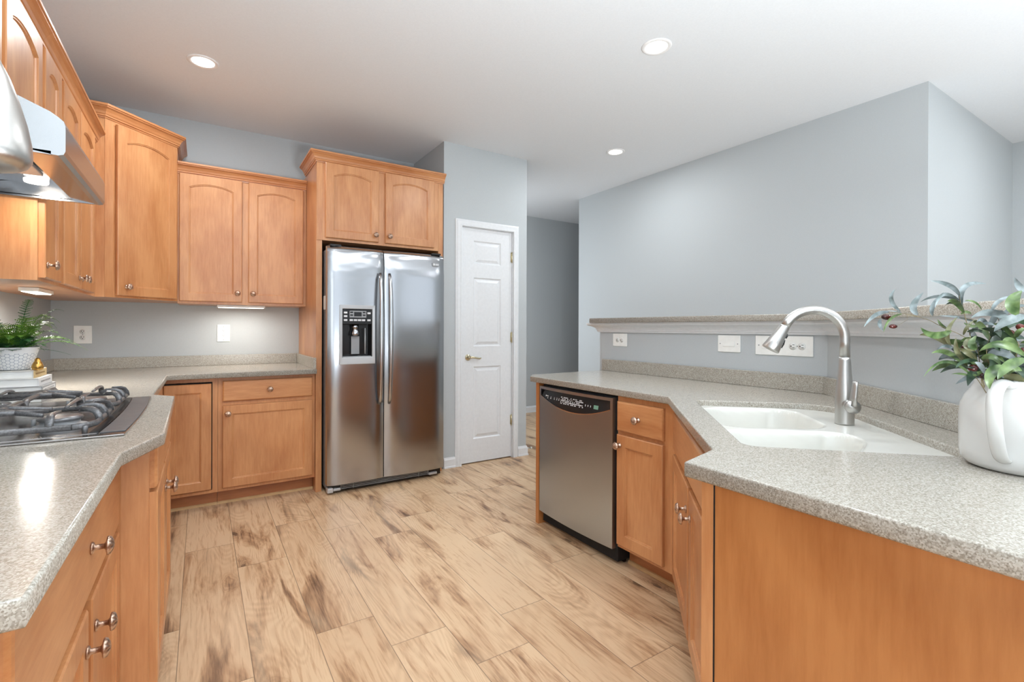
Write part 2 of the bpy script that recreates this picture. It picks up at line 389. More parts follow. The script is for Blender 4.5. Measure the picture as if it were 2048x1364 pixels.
def door_mb(w, h, arch=0, sw=.056, t=.02, edge=.004):
    """recessed-panel door, back at y=0, front at y=-t; arch = rise of the arched top rail"""
    bw, tw = sw, sw
    mb = MB()
    out = [(0, 0), (w, 0), (w, h), (0, h)]
    inn = [(sw, bw), (w-sw, bw)]
    if arch:
        spring = h-tw-arch-.004; n = 14; c = w/2; half = c-sw
        R = (half*half+arch*arch)/(2*arch); a0 = math.asin(half/R)
        inn += [(c+R*math.sin(a0-2*a0*k/n), spring+R*math.cos(a0-2*a0*k/n)-R*math.cos(a0)) for k in range(n+1)]
    else:
        inn += [(w-sw, h-tw), (sw, h-tw)]
    def P(lp, y): return [(x, y, z) for x, z in lp]
    o1 = out; o2 = offset_loop(out, edge)
    i1 = inn; i2 = offset_loop(inn, -.0)
    # front face with a hole
    tri = geometry.tessellate_polygon([[Vector((x, z, 0)) for x, z in o2], [Vector((x, z, 0)) for x, z in i1]])
    vs = P(o2, -t)+P(i1, -t); mb.add(vs, [tuple(f) for f in tri])
    def wall(l1, y1, l2, y2):
        n = len(l1); mb.add(P(l1, y1)+P(l2, y2), [(k, (k+1) % n, n+(k+1) % n, n+k) for k in range(n)])
    wall(o2, -t, o1, -t+edge*.8); wall(o1, -t+edge*.8, o1, 0)
    q1 = offset_loop(inn, .003); q2 = offset_loop(inn, .0065); q3 = offset_loop(inn, .009)
    wall(i1, -t, q1, -t+.004); wall(q1, -t+.004, q2, -t+.0045); wall(q2, -t+.0045, q3, -t+.010)
    mb.add(P(q3, -t+.010), [tuple(range(len(q3)))])
    mb.add(P(o1, 0), [(0, 1, 2, 3)])
    return mb
def door(parent, x, z, w, h, arch=0, knob=None, mat='wood', name='door', y=0):
    """knob = (dx, dz) inside the door"""
    o = door_mb(w, h, arch).build(name, mat, parent, loc=(x, y, z))
    if knob: add_knob(o, knob[0], knob[1], -.02)
    return o
def drawer(parent, x, z, w, h, knob=True, name='drawer', y=0, kx=None):
    mb = MB(); t = .02; e = .009
    o1 = [(0, 0), (w, 0), (w, h), (0, h)]; o2 = offset_loop(o1, e)
    P = lambda lp, yy: [(a, yy, b) for a, b in lp]
    def wall(l1, y1, l2, y2): mb.add(P(l1, y1)+P(l2, y2), [(k, (k+1) % 4, 4+(k+1) % 4, 4+k) for k in range(4)])
    mb.add(P(o2, -t), [(0, 1, 2, 3)]); wall(o2, -t, offset_loop(o1, e*.45), -t+.002); wall(offset_loop(o1, e*.45), -t+.002, o1, -t+.008); wall(o1, -t+.008, o1, 0); mb.add(P(o1, 0), [(0, 1, 2, 3)])
    o = mb.build(name, 'woodh', parent, loc=(x, y, z))
    if knob: add_knob(o, kx if kx is not None else w/2, h/2, -.02)
    return o
CROWN = [(0, 0), (.006, 0), (.008, .008), (.014, .010), (.014, .018), (.018, .022), (.023, .034), (.033, .048), (.044, .055), (.044, .060), (.050, .062), (.050, .074), (0, .074)]
def crown(parent, path, z, mat='woodd', k=1.0, name='crown_moulding'):
    return MB().sweep(path, [(o*k, z+zz*k) for o, zz in CROWN]).build(name, mat, parent)

# ------------------------------------------------------------------ the room
XL, YB, YP = -.86, 4.465, 3.776
XP0, XP1 = 1.735, 2.59
def wallbox(name, *a): return struct(MB().box(*a).build(name, 'wall'))
struct(MB().box(-1.2, 8, -3.1, 8.2, -.1, 0).build('floor', 'floor'))
struct(MB().box(-1.2, 8, -3.1, 8.2, ZC, ZC+.1).build('ceiling', 'ceiling'))
lf = MB(); lf.box(XL-.12, XL, -2.9, -2.3, 0, ZC); lf.box(XL-.12, XL, -.5, YB+.12, 0, ZC); lf.box(XL-.12, XL, -2.3, -.5, 0, .5); lf.box(XL-.12, XL, -2.3, -.5, 2.5, ZC)
struct(lf.build('wall_left', 'wall'))
wallbox('wall_back', XL, XP0, YB, YB+.12, 0, ZC)
# pantry closet: side wall, front wall with the door opening, far side wall
DX0, DX1, DZ1 = 1.905, 2.435, 2.085
wallbox('wall_pantry_side', XP0, XP0+.1, YP+.1, YB+.12, 0, ZC)
pw = MB(); pw.box(XP0, DX0, YP, YP+.1, 0, ZC); pw.box(DX1, XP1, YP, YP+.1, 0, ZC); pw.box(DX0, DX1, YP, YP+.1, DZ1, ZC)
struct(pw.build('wall_pantry_front', 'wall'))
pr_ = MB(); pr_.box(XP1-.1, XP1, YP+.1, 4.5, 0, ZC); pr_.box(XP1-.1, XP1, 5.5, 5.65, 0, ZC); pr_.box(XP1-.1, XP1, 4.5, 5.5, 0, .5); pr_.box(XP1-.1, XP1, 4.5, 5.5, 2.5, ZC)
struct(pr_.build('wall_pantry_right', 'wall'))
wallbox('wall_hall', XP1-.1, 8, 5.65, 5.77, 0, ZC)
rb = MB(); rb.box(3.905, 5.815, 1.165, 4.56, 0, ZC)
struct(rb.build('wall_right', 'wall'))
wallbox('wall_right_side', 5.815, 5.935, -2.9, 1.165, 0, ZC)
wallbox('wall_hall_end', 7.9, 8, 4.0, 5.65, 0, ZC)
wallbox('wall_hall_near', 5.815, 8, 3.9, 4.0, 0, ZC)
# wall behind the camera with two wide windows
fw = MB(); xs = [(XL-.12, -.35), (2.25, 3.1), (5.5, 5.935)]
for a, b_ in xs: fw.box(a, b_, -2.95, -2.85, 0, ZC)
for a, b_ in ((-.35, 2.25), (3.1, 5.5)): fw.box(a, b_, -2.95, -2.85, 0, .1); fw.box(a, b_, -2.95, -2.85, 2.6, ZC)
struct(fw.build('wall_front', 'wall'))
for i, (a, b_) in enumerate(((-.35, 2.25), (3.1, 5.5))):
    mb = MB(); n = 3
    for k in range(n+1):
        x = a+(b_-a)*k/n; mb.box(x-.03, x+.03, -2.93, -2.87, .1, 2.6)
    mb.box(a, b_, -2.93, -2.87, .1, .16); mb.box(a, b_, -2.93, -2.87, 2.54, 2.6)
    struct(mb.build('window_%d' % (i+1), 'white'))

BASE = [(0, 0), (.018, 0), (.018, .012), (.013, .016), (.013, .070), (.008, .080), (.005, .088), (0, .090)]
def baseboard(name, path, z=0): return struct(MB().sweep(path, BASE).build(name, 'white'))
# (out is to the right of travel)
baseboard('baseboard_pantry_left', [(XP0+.005, YP), (DX0-.06, YP)])
baseboard('baseboard_pantry_right', [(DX1+.06, YP), (XP1, YP), (XP1, 5.65)])
baseboard('baseboard_hall', [(XP1, 5.65), (7.9, 5.65)])
baseboard('baseboard_right', [(3.905, 4.56), (3.905, 1.165), (5.815, 1.165), (5.815, -2.85)])
ds = MB().tube([(2.606, 3.80, .052), (2.66, 3.80, .052)], .006, 10).build('door_stop', 'chrome')
ds2 = MB().tube([(2.662, 3.80, .052), (2.672, 3.80, .052)], .010, 12).build('rubber_tip', 'plate', ds)
tag(ds, 'small metal door stop screwed to the baseboard at the pantry corner', 'door stop')

# door with casing
def six_panel(w, h):
    """pressed six... three raised panels seen full width; one mesh, front at y=0"""
    mb = MB()
    pan = [(.12, .205, w-.115, .846), (.12, 1.026, w-.115, 1.636), (.12, 1.758, w-.115, 1.963)]
    out = [(0, 0), (w, 0), (w, h), (0, h)]
    holes = [[(a, b_), (c, b_), (c, d), (a, d)] for a, b_, c, d in pan]
    V = lambda lp: [Vector((x, z, 0)) for x, z in lp]
    tri = geometry.tessellate_polygon([V(out)]+[V(hh) for hh in holes])
    vs = [(x, 0, z) for x, z in out]
    for hh in holes: vs += [(x, 0, z) for x, z in hh]
    mb.add(vs, [tuple(f) for f in tri])
    for hh in holes:
        ls = [(hh, 0), (offset_loop(hh, .009), .010), (offset_loop(hh, .018), .010), (offset_loop(hh, .040), .001)]
        for (l1, y1), (l2, y2) in zip(ls, ls[1:]):
            mb.add([(x, y1, z) for x, z in l1]+[(x, y2, z) for x, z in l2], [(k, (k+1) % 4, 4+(k+1) % 4, 4+k) for k in range(4)])
        mb.add([(x, .001, z) for x, z in ls[-1][0]], [(0, 1, 2, 3)])
    mb.add([(x, y, z) for x, z in out for y in (0, .035)], [(0, 1, 3, 2), (2, 3, 5, 4), (4, 5, 7, 6), (6, 7, 1, 0), (1, 3, 5, 7)])
    return mb
dr = struct(six_panel(DX1-DX0-.012, DZ1-.014).build('door_1', 'white', loc=(DX0+.006, YP+.012, .010)))
CAS = [(0, 0), (.018, 0), (.020, .010), (.016, .018), (.016, .040), (.010, .050), (.008, .058), (0, .060)]
def casing():
    """casing swept up, over and down round the opening; section across the wall"""
    mb = MB(); pts = [(DX0-.002, 0), (DX0-.002, DZ1+.002), (DX1+.002, DZ1+.002), (DX1+.002, 0)]
    vs = []; fs = []; m = len(CAS)
    nrm = [(-1, 0), (-1, 1), (1, 1), (1, 0)]
    for (x, z), (nx, nz) in zip(pts, nrm):
        for d, w in CAS: vs.append((x+nx*w, YP-d, z+nz*w))
    for i in range(3):
        for k in range(m): k2 = (k+1) % m; fs.append((i*m+k, (i+1)*m+k, (i+1)*m+k2, i*m+k2))
    fs.append(tuple(range(m))); fs.append(tuple(3*m+k for k in range(m)))
    mb.add(vs, fs); return mb
struct(casing().build('trim_1', 'white'))
jb = MB(); jb.box(DX0, DX0+.004, YP, YP+.09, 0, DZ1); jb.box(DX1-.004, DX1, YP, YP+.09, 0, DZ1); jb.box(DX0, DX1, YP, YP+.09, DZ1-.003, DZ1)
struct(jb.build('trim_2', 'white'))
inside = struct(MB().box(DX0+.002, DX1-.002, YP+.09, YP+.095, 0, DZ1).build('trim_3', 'dark'))  # near-black sheet standing in for the unlit space behind the door
hd = MB(); hm = T(.064, 0, .93) @ RX90
hd.lathe([(0, 0), (.027, 0), (.028, .003), (.024, .008), (.012, .011), (.010, .040), (0, .042)], 28, hm)
hd.tube([(.064, -.036, .93), (.085, -.040, .932), (.110, -.040, .929), (.140, -.038, .923), (.165, -.036, .920), (.178, -.034, .923)], [.009, .0085, .0075, .007, .0065, .005], 12, flat=(1, 1.1))
hd.build('door_handle', 'brass', dr)
for z in (1.80, 1.06, .295):
    hb = MB(); hb.tube([(.516, -.010, z), (.516, -.010, z+.09)], .006, 10); hb.box(.506, .520, -.006, .0, z+.002, z+.088)
    for k in range(5): hb.lathe([(.0075, 0), (.0075, .001)], 10, T(.516, -.010, z+.018*k+.009))
    hb.lathe([(.003, -.004), (.007, 0), (.007, .003)], 10, T(.516, -.010, z-.004)); hb.lathe([(.007, 0), (.003, .006)], 10, T(.516, -.010, z+.09))
    hb.build('hinge', 'brass', dr)

# recessed ceiling lights
def recessed(x, y, label, src=[]):
    if not src:
        t = thing('recessed_light', label, 'ceiling light', (x, y, ZC), 0, 'recessed ceiling lights')
        MB().lathe([(.058, -.001), (.060, -.004), (.078, -.006), (.082, -.003), (.083, 0), (.058, 0)], 40, cap=False).build('trim_ring', 'baffle', t)
        MB().lathe([(.058, -.0035), (.052, -.0005), (0, -.0005)], 40, cap=False).build('bulb', 'glow', t)
        src.append(t); return t
    t = src[0].copy(); COL.objects.link(t); t.location = (x, y, ZC); t['label'] = label
    for ch in src[0].children:
        c = ch.copy(); COL.objects.link(c); c.parent = t
    return t
recessed(*CANS[0], 'lit round recessed ceiling light above the cabinets on the left')
recessed(*CANS[1], 'lit round recessed ceiling light nearest the sink, high in the middle of the ceiling')
recessed(*CANS[2], 'lit round recessed ceiling light furthest off, in front of the hall')

# ------------------------------------------------------------------ half wall with bar ledge
HW = [(2.444, 2.616), (2.444, 1.095), (1.59, .165), (1.59, -1.0)]        # kitchen face, travelling towards the camera
def off_path(path, d):
    """offset an open path to the right of travel"""
    out = []; n = len(path)
    for i in range(n):
        p = Vector(path[i]); d1 = (p-Vector(path[i-1])).normalized() if i else None; d2 = (Vector(path[i+1])-p).normalized() if i < n-1 else None
        d1 = d1 or d2; d2 = d2 or d1
        n1 = Vector((d1.y, -d1.x)); n2 = Vector((d2.y, -d2.x)); b_ = (n1+n2).normalized()
        out.append(tuple(p+b_*d/b_.dot(n1)))
    return out
hw_out = off_path(HW, -.12)
struct(MB().prism(HW+hw_out[::-1], 0, 1.238).build('wall_bar', 'wall'))
TR = [(0, 1.172), (.010, 1.172), (.012, 1.180), (.018, 1.184), (.018, 1.192), (.026, 1.204), (.042, 1.214), (.060, 1.219), (.066, 1.222), (.070, 1.228), (.070, 1.238), (0, 1.238)]
struct(MB().sweep([(2.564, 2.616)]+HW, TR).build('trim_4', 'white'))
ledge_in = off_path(HW, .095); ledge_out = off_path(HW, -.36)
ledge_in[0] = (ledge_in[0][0], 2.625); ledge_out[0] = (ledge_out[0][0], 2.625)
lg = curve_slab('bar_ledge', [ledge_in+ledge_out[::-1]], 1.238, 1.272, .004, 'counter')
tag(lg, 'raised tan speckled solid-surface bar ledge on the half wall behind the sink', 'ledge')

# ------------------------------------------------------------------ worktops
LC = [(XL, .74), (-.162, .74), (-.159, 1.475), (-.086, 1.686), (-.095, 2.56), (-.176, 2.661), (-.176, 3.69), (.703, 3.69), (.703, YB), (XL, YB)]
lw = thing('worktop', 'speckled grey solid-surface worktop running from the cooktop round to the refrigerator', 'countertop', (0, 0, .9))
o = curve_slab('slab', [LC], -.035, 0, .005, 'counter', lw)
MB().sweep([(.683, YB-.002), (XL+.002, YB-.002), (XL+.002, .74)][::-1], [(0, 0), (.02, 0), (.02, .08), (0, .08)]).build('backsplash', 'counter', lw, bevel=.002)
MB().box(.683, .703, 3.71, YB-.002, 0, .08).build('side_splash', 'counter', lw, bevel=.002)

SM = Vector((1.455, .96)); st = Vector((math.sqrt(.5), math.sqrt(.5))); sn = Vector((math.sqrt(.5), -math.sqrt(.5)))
def S2W(s, q): p = SM+st*s+sn*q; return (p.x, p.y)
def rrect(x0, x1, y0, y1, r, n=8):
    out = []
    for cx, cy, a0 in ((x1-r[0], y0+r[0], -PI/2), (x1-r[1], y1-r[1], 0), (x0+r[2], y1-r[2], PI/2), (x0+r[3], y0+r[3], PI)):
        rr = r[[-PI/2, 0, PI/2, PI].index(a0)]
        for k in range(n+1): a = a0+PI/2*k/n; out.append((cx+rr*math.cos(a), cy+rr*math.sin(a)))
    return out
hole = rrect(-.365, .445, -.028, .49, (.05, .16, .07, .04))
hole_w = [S2W(*p) for p in hole]
RC = [(1.735, 2.485), (1.735, 1.423), (1.073, .744), (.920, .708), (.915, -.95), (1.59, -.95), (1.59, .165), (2.444, 1.095), (2.444, 2.572), (1.80, 2.560)]
rw = thing('worktop', 'speckled grey solid-surface worktop around the corner sink with a diagonal front', 'countertop', (0, 0, .9))
curve_slab('slab', [RC, hole_w], -.035, 0, .005, 'counter', rw)
MB().sweep([(2.442, 2.573), (2.442, 1.096), (1.588, .166), (1.588, -.95)], [(0, 0), (.02, 0), (.02, .08), (0, .08)]).build('backsplash', 'counter', rw, bevel=.002)

# ------------------------------------------------------------------ corner sink
def sdf_rr(x, y, x0, x1, y0, y1, r):
    cx, cy = (x0+x1)/2, (y0+y1)/2; dx = abs(x-cx)-(x1-x0)/2+r; dy = abs(y-cy)-(y1-y0)/2+r
    return math.hypot(max(dx, 0), max(dy, 0))+min(max(dx, dy), 0)-r
def smooth(a, b_, x): t = min(1, max(0, (x-a)/(b_-a))); return t*t*(3-2*t)
def sink_z(s, q):
    sk = q*.16                                # divider leans towards the tap
    d1 = sdf_rr(s-sk*.6, q, -.355, -.045, -.02, .345-.10*smooth(-.1, -.36, s), .07)
    d2 = sdf_rr(s-sk*.6, q, -.005, .40, -.02, .33, .10)
    z = 0
    for d, dep in ((d1, .205), (d2, .18)):
        if d < .006: z = min(z, -dep*(smooth(.006, -.035, d)*.88+smooth(-.02, -.16, d)*.12))
    # shallow dish of the deck against the rim
    return -.018+z-.004*smooth(0, 1, 1)
nx, ny = 150, 100
vs = []; fs = []
for j in range(ny+1):
    for i in range(nx+1):
        s = -.385+.85*i/nx; q = -.045+.56*j/ny; w = S2W(s, q); vs.append((w[0], w[1], .882+.018+sink_z(s, q)))
for j in range(ny):
    for i in range(nx): a = j*(nx+1)+i; fs.append((a, a+1, a+nx+2, a+nx+1))
sk = thing('kitchen_sink', 'white double-bowl corner sink undermounted in the right worktop', 'sink', (0, 0, 0))
# clip to just outside the counter hole, so that nothing hangs out of the worktop
hole2 = offset_loop(hole, -.0005)
def inside_poly(x, y, lp):
    c = False; n = len(lp)
    for i in range(n):
        x1, y1 = lp[i]; x2, y2 = lp[i-1]
        if (y1 > y) != (y2 > y) and x < (x2-x1)*(y-y1)/(y2-y1)+x1: c = not c
    return c
keep = [inside_poly(-.385+.85*(i+.5)/nx, -.045+.56*(j+.5)/ny, hole2) for j in range(ny) for i in range(nx)]
MB().add(vs, [f for f, k in zip(fs, keep) if k], True).build('basin', 'sink', sk)
for s, q, zz in ((-.20+.02, .16, -.232), (.22, .16, -.205)):
    w = S2W(s, q)
    MB().lathe([(0, .002), (.018, .002), (.022, .006), (.040, .008), (.043, .004)], 24, T(w[0], w[1], .90+zz-.012)).build('drain', 'chrome', sk)

# faucet
FB = S2W(.135, .405)
fc = thing('faucet', 'brushed nickel gooseneck pull-down faucet standing at the back of the corner sink', 'faucet', (FB[0], FB[1], .879), math.atan2(-sn.y, -sn.x))
# local +x points over the bowls (away from the corner), handle on local side towards the camera
MB().lathe([(0, 0), (.0285, 0), (.0285, .004), (.0275, .06), (.027, .09), (.0262, .115), (.0205, .165), (.0172, .215), (.0165, .226), (0, .226)], 40).build('body', 'nickel', fc)
pts = [(0, 0, .226), (0, 0, .28)]; R = .097; cz = .290
for k in range(0, 17): a = PI-(PI*.86)*k/16; pts.append((R+R*math.cos(a), 0, cz+R*math.sin(a)))
MB().tube(pts, .0155, 20).build('neck', 'nickel', fc)
e = Vector(pts[-1]); d = (Vector(pts[-1])-Vector(pts[-2])).normalized()
hp = [e, e+d*.003, e+d*.03, e+d*.06, e+d*.092, e+d*.095]
spray = MB().tube([tuple(p) for p in hp], [.0158, .0162, .0195, .0245, .0290, .0275], 28).build('spray_head', 'nickel', fc)
bu = MB(); side = Vector((0, 0, 1)).cross(d).normalized(); outw = d.cross(side)
if outw.x > 0: outw = -outw
for a0, a1, off in ((.022, .036, .0165), (.044, .072, .0205)):
    p = e+d*a0+outw*off; q = e+d*a1+outw*(off+.004); bu.tube([tuple(p), tuple((p+q)/2+outw*.002), tuple(q)], .0055, 10)
bu.build('spray_button', 'black', spray)
hn = MB(); sg = 1
hn.tube([(0, sg*.018, .068), (0, sg*.052, .068)], .0175, 24)
hn.build('handle_hub', 'nickel', fc)
hn = MB(); hn.tube([(0, sg*.050, .066), (0, sg*.066, .066)], .0215, 26)
hn.tube([(0, sg*.058, .070), (-.002, sg*.060, .10), (-.005, sg*.062, .135), (-.006, sg*.063, .150)], [.0165, .0135, .0115, .0105], 14, flat=(1.25, .6))
hn.build('handle_lever', 'nickel', fc)

# ------------------------------------------------------------------ wall cabinets
def carcass(parent, w, z0, z1, depth, stiles, rails_z, mat='wood', yf=.02):
    """body behind, face frame in front; local x 0..w, front of frame at y=0"""
    MB().box(0, w, yf, depth, z0, z1).build('body', mat, parent)
    f = MB()
    f.box(0, w, 0, yf, z0, z0+rails_z[0]); f.box(0, w, 0, yf, z1-rails_z[1], z1)
    for a, b_ in stiles: f.box(a, b_, 0, yf, z0+rails_z[0], z1-rails_z[1])
    return f.build('face_frame', mat, parent)
UZ = 1.378; XF = -.53
# left run, beyond the hood: three doors
c = thing('wall_cabinet', 'three-door maple wall cabinet on the left wall beside the hood', 'cabinet', (XF, 2.555, 0), PI/2)
W_ = 3.745-2.555-.001
carcass(c, W_, UZ, 2.31, .33, [(0, .03), (.27, .34), (.64, .72), (W_-.13, W_)], (.03, .04))
door(c, .018, UZ+.012, .262, 2.29-UZ-.012, .026, (.024, .052))
door(c, .330, UZ+.012, .335, 2.29-UZ-.012, .028, (.335-.026, .052))
door(c, .690, UZ+.012, .375, 2.29-UZ-.012, .030, (.026, .052))
crown(c, [(0, 0), (W_, 0)], 2.285)
# above the hood: two doors
c = thing('wall_cabinet', 'short two-door maple wall cabinet above the range hood', 'cabinet', (XF, 1.65, 0), PI/2)
carcass(c, .904, 1.885, 2.31, .33, [(0, .03), (.42, .48), (.874, .904)], (.03, .04))
door(c, .025, 1.90, .405, .39, .030); door(c, .470, 1.90, .410, .39, .030)
crown(c, [(0, 0), (.904, 0)], 2.285)
# diagonal corner cabinet
A = Vector((-.485, 3.745)); B = Vector((-.14, 4.09)); LD = (B-A).length
c = thing('corner_wall_cabinet', 'tall diagonal maple corner wall cabinet with one arched door', 'cabinet', (A.x, A.y, 0), PI/4)
def w2l(p): v = Vector(p)-A; return (v.x*math.cos(PI/4)+v.y*math.sin(PI/4), -v.x*math.sin(PI/4)+v.y*math.cos(PI/4))
foot = [(-.485, 3.745), (-.14, 4.09), (-.14, YB-.003), (XL+.003, YB-.003), (XL+.003, 3.745)]
MB().prism([w2l(p) for p in foot], UZ, 2.50).build('body', 'wood', c)
f = MB(); f.box(0, .05, -.002, 0, UZ, 2.47); f.box(LD-.02, LD, -.002, 0, UZ, 2.47); f.box(.05, LD-.02, -.002, 0, UZ, UZ+.02); f.box(.05, LD-.02, -.002, 0, 2.42, 2.47)
f.build('face_frame', 'wood', c)
door(c, .062, UZ+.014, .405, 2.43-UZ-.014, .034, (.055, .055), y=-.002)
crown(c, [w2l(p) for p in [(XL+.003, 3.745), (-.485, 3.745), (-.14, 4.09), (-.14, YB-.003)]], 2.445)
# back wall: two doors
c = thing('wall_cabinet', 'two-door maple wall cabinet on the back wall left of the refrigerator', 'cabinet', (-.139, 4.13, 0))
carcass(c, .841, 1.366, 2.31, .33, [(0, .01), (.385, .45), (.80, .841)], (.025, .04))
door(c, .010, 1.384, .386, 2.283-1.384, .030, (.356, .065)); door(c, .438, 1.384, .380, 2.283-1.384, .030, (.030, .065))
crown(c, [(0, 0), (.841, 0)], 2.28)
# refrigerator surround
for x, nm, lb in ((.704, 'tall_panel', 'full-height maple side panel left of the refrigerator'), (1.660, 'tall_panel', 'full-height maple side panel squeezed between refrigerator and pantry wall')):
    tag(MB().box(x, x+.040, 3.73, YB-.003, 0, 2.40).build(nm, 'wood'), lb, 'panel')
c = thing('wall_cabinet', 'deep two-door maple wall cabinet above the stainless refrigerator', 'cabinet', (.7445, 3.72, 0))
carcass(c, .915, 1.838, 2.42, .70, [(0, .03), (.405, .475), (.875, .915)], (.03, .02))
door(c, .018, 1.858, .392, .55, .032, (.366, .052)); door(c, .463, 1.858, .410, .55, .032, (.030, .052))
MB().box(-.0395, -.0005, -.001, .009, 1.838, 2.42).build('filler', 'wood', c)
MB().box(.9155, .9555, -.001, .009, 1.70, 2.42).build('filler', 'wood', c)
crown(c, [(-.0405, .42), (-.0405, -.001), (.965, -.001)], 2.402)

# ------------------------------------------------------------------ base cabinets, left run and back wall
KZ = .105; TZ = .864
def base(parent, w, depth, stiles, mid=None, toe=(.09,), zb=KZ, body=True, top=.03):
    if body: MB().box(0, w, .02, depth, KZ, TZ).build('body', 'wood', parent)
    f = MB(); f.box(0, w, 0, .02, KZ, KZ+.03); f.box(0, w, 0, .02, TZ-top, TZ)
    for a, b_ in stiles: f.box(a, b_, 0, .02, KZ+.03, TZ-top)
    if mid: f.box(stiles[0][1], stiles[-1][0], 0, .02, mid[0], mid[1])
    f.build('face_frame', 'wood', parent)
    MB().box(0, w, toe[0], toe[0]+.012, 0, KZ).build('toe_kick', 'kick', parent)
SHOE = [(0, 0), (.014, 0), (.013, .008), (.008, .014), (0, .016)]
c = thing('base_cabinet', 'nearest maple base cabinet on the left with one wide drawer over two doors', 'cabinet', (-.212, .80, 0), PI/2)
base(c, .954, .62, [(0, .03), (.49, .55), (.924, .954)], (.60, .63))
drawer(c, .022, .640, .925, .195, kx=.50)
door(c, .022, .125, .480, .495, 0, (.455, .495-.075)); door(c, .545, .125, .405, .495, 0, (.028, .495-.070))
# cooktop bump-out
foot = [(-.232, 1.757), (-.128, 1.768), (-.128, 2.545), (-.212, 2.68), (-.84, 2.68), (-.84, 1.757)]
c = thing('base_cabinet', 'maple base cabinet bumped out under the gas cooktop with wide plain side panel', 'cabinet', (-.128, 1.768, 0), PI/2)
def l2(p): return (p[1]-1.768, -(p[0]+.128))
MB().prism([l2(p) for p in foot], KZ, TZ).build('body', 'wood', c)
MB().prism([l2(p) for p in [(-.190, 1.7555), (-.1285, 1.762), (-.1285, 1.7675), (-.232, 1.7565)]], .0, TZ).build('side_panel', 'wood', c)
MB().box(0, .777, -.001, 0, KZ, TZ).build('face_frame', 'wood', c)
MB().box(.02, .777, .09, .10, 0, KZ).build('toe_kick', 'kick', c)
drawer(c, .014, .722, .750, .125, knob=False, y=-.001, name='false_front')
door(c, .014, .125, .368, .585, 0, (.338, .500), y=-.001); door(c, .396, .125, .368, .585, 0, (.034, .500), y=-.001)
c = thing('base_cabinet', 'maple base cabinet between the cooktop bump-out and the inside corner', 'cabinet', (-.212, 2.682, 0), PI/2)
base(c, 1.07, .62, [(0, .03), (.90, 1.07)], (.68, .70))
drawer(c, .02, .710, .88, .13); door(c, .02, .125, .43, .56, 0, (.40, .5)); door(c, .46, .125, .43, .56, 0, (.03, .5))
# back wall corner cabinet
c = thing('corner_base_cabinet', 'maple corner base cabinet with a narrow plain door, back wall', 'cabinet', (-.209, 3.757, 0))
base(c, .304, .68, [(0, .012), (.274, .304)], None, (.085,), top=.03)
MB().box(.012, .274, .0, .003, .125, .838).build('door_gap', 'dark', c)  # near-black sheet standing in for the shadow round the door
door(c, .012, .131, .256, .697, 0, None, y=-.001)
MB().sweep([(.0, .085), (.304, .085)], SHOE).build('shoe_moulding', 'shoe', c)
c = thing('base_cabinet', 'maple base cabinet with one drawer and one door, left of the refrigerator', 'cabinet', (.0965, 3.757, 0))
base(c, .606, .70, [(0, .03), (.576, .606)], (.676, .706), (.085,))
drawer(c, .026, .703, .562, .138); door(c, .026, .128, .562, .547, 0, (.030, .547-.052))
MB().sweep([(.0, .085), (.606, .085)], SHOE).build('shoe_moulding', 'shoe', c)

# ------------------------------------------------------------------ base units on the right
tag(MB().box(1.745, 2.442, 2.405, 2.435, 0, .864).build('end_panel', 'panel'), 'narrow maple end panel left of the dishwasher', 'panel')
XR = 1.765
c = thing('base_cabinet', 'narrow maple base cabinet with one drawer and one door beside the dishwasher', 'cabinet', (XR, 1.755, 0), -PI/2)
base(c, .352, .55, [(0, .018), (.29, .352)], (.672, .698), (.085,))
drawer(c, .008, .690, .285, .148); door(c, .008, .125, .285, .548, 0, (.022, .548-.052))
MB().sweep([(0, .085), (.32, .085)], SHOE).build('shoe_moulding', 'shoe', c)
P0 = Vector((1.765, 1.400)); P1 = Vector((1.048, .683)); LW = (P1-P0).length
c = thing('sink_base_cabinet', 'diagonal maple sink base cabinet with false drawer front over two doors', 'cabinet', (P0.x, P0.y, 0), -3*PI/4)
f = MB(); f.box(0, LW, 0, .02, KZ, KZ+.03); f.box(0, LW, 0, .02, .84, TZ)
for a, b_ in ((0, .04), (.475, .52), (LW-.04, LW)): f.box(a, b_, 0, .02, KZ+.03, .84)
f.box(.04, LW-.04, 0, .02, .655, .685); f.build('face_frame', 'wood', c)
bd = MB()
bd.box(.0, LW, .021, .04, KZ, TZ-.2)
bd.build('body', 'wood', c)
MB().box(.06, LW-.06, .085, .095, 0, KZ).build('toe_kick', 'kick', c)
MB().sweep([(.06, .085), (LW-.06, .085)], SHOE).build('shoe_moulding', 'shoe', c)
drawer(c, .028, .675, LW-.056, .162, knob=False, name='false_front')
door(c, .028, .125, .455, .528, 0, (.425, .528-.085)); door(c, .512, .125, LW-.028-.512, .528, 0, (.035, .528-.085))
c = thing('peninsula_cabinet', 'maple peninsula cabinet in the right foreground with a wide plain end panel', 'cabinet', (.95, .683, 0), -PI/2)
MB().box(.0, .028, -.002, .03, 0, TZ).build('corner_stile', 'wood', c)
MB().box(.0305, 1.55, .002, .07, 0, TZ).build('end_panel', 'panel', c)
MB().box(.027, .031, .0005, .03, 0, TZ).build('edge_gap', 'dark', c)  # near-black strip standing in for the shadow in the panel seam

# ------------------------------------------------------------------ dishwasher
dw = thing('dishwasher', 'stainless steel dishwasher with a black curved control strip', 'dishwasher', (1.744, 2.395, 0), -PI/2)
DWW = .622
MB().box(0, DWW+.01, .03, .60, .02, .855).build('tub', 'dark', dw)
def bow(x, w=DWW, d=.016): return -d*(1-((x-w/2)/(w/2))**2)
def arc_z(x): return .790-.056*(1-((x-.32)/(.29))**2)
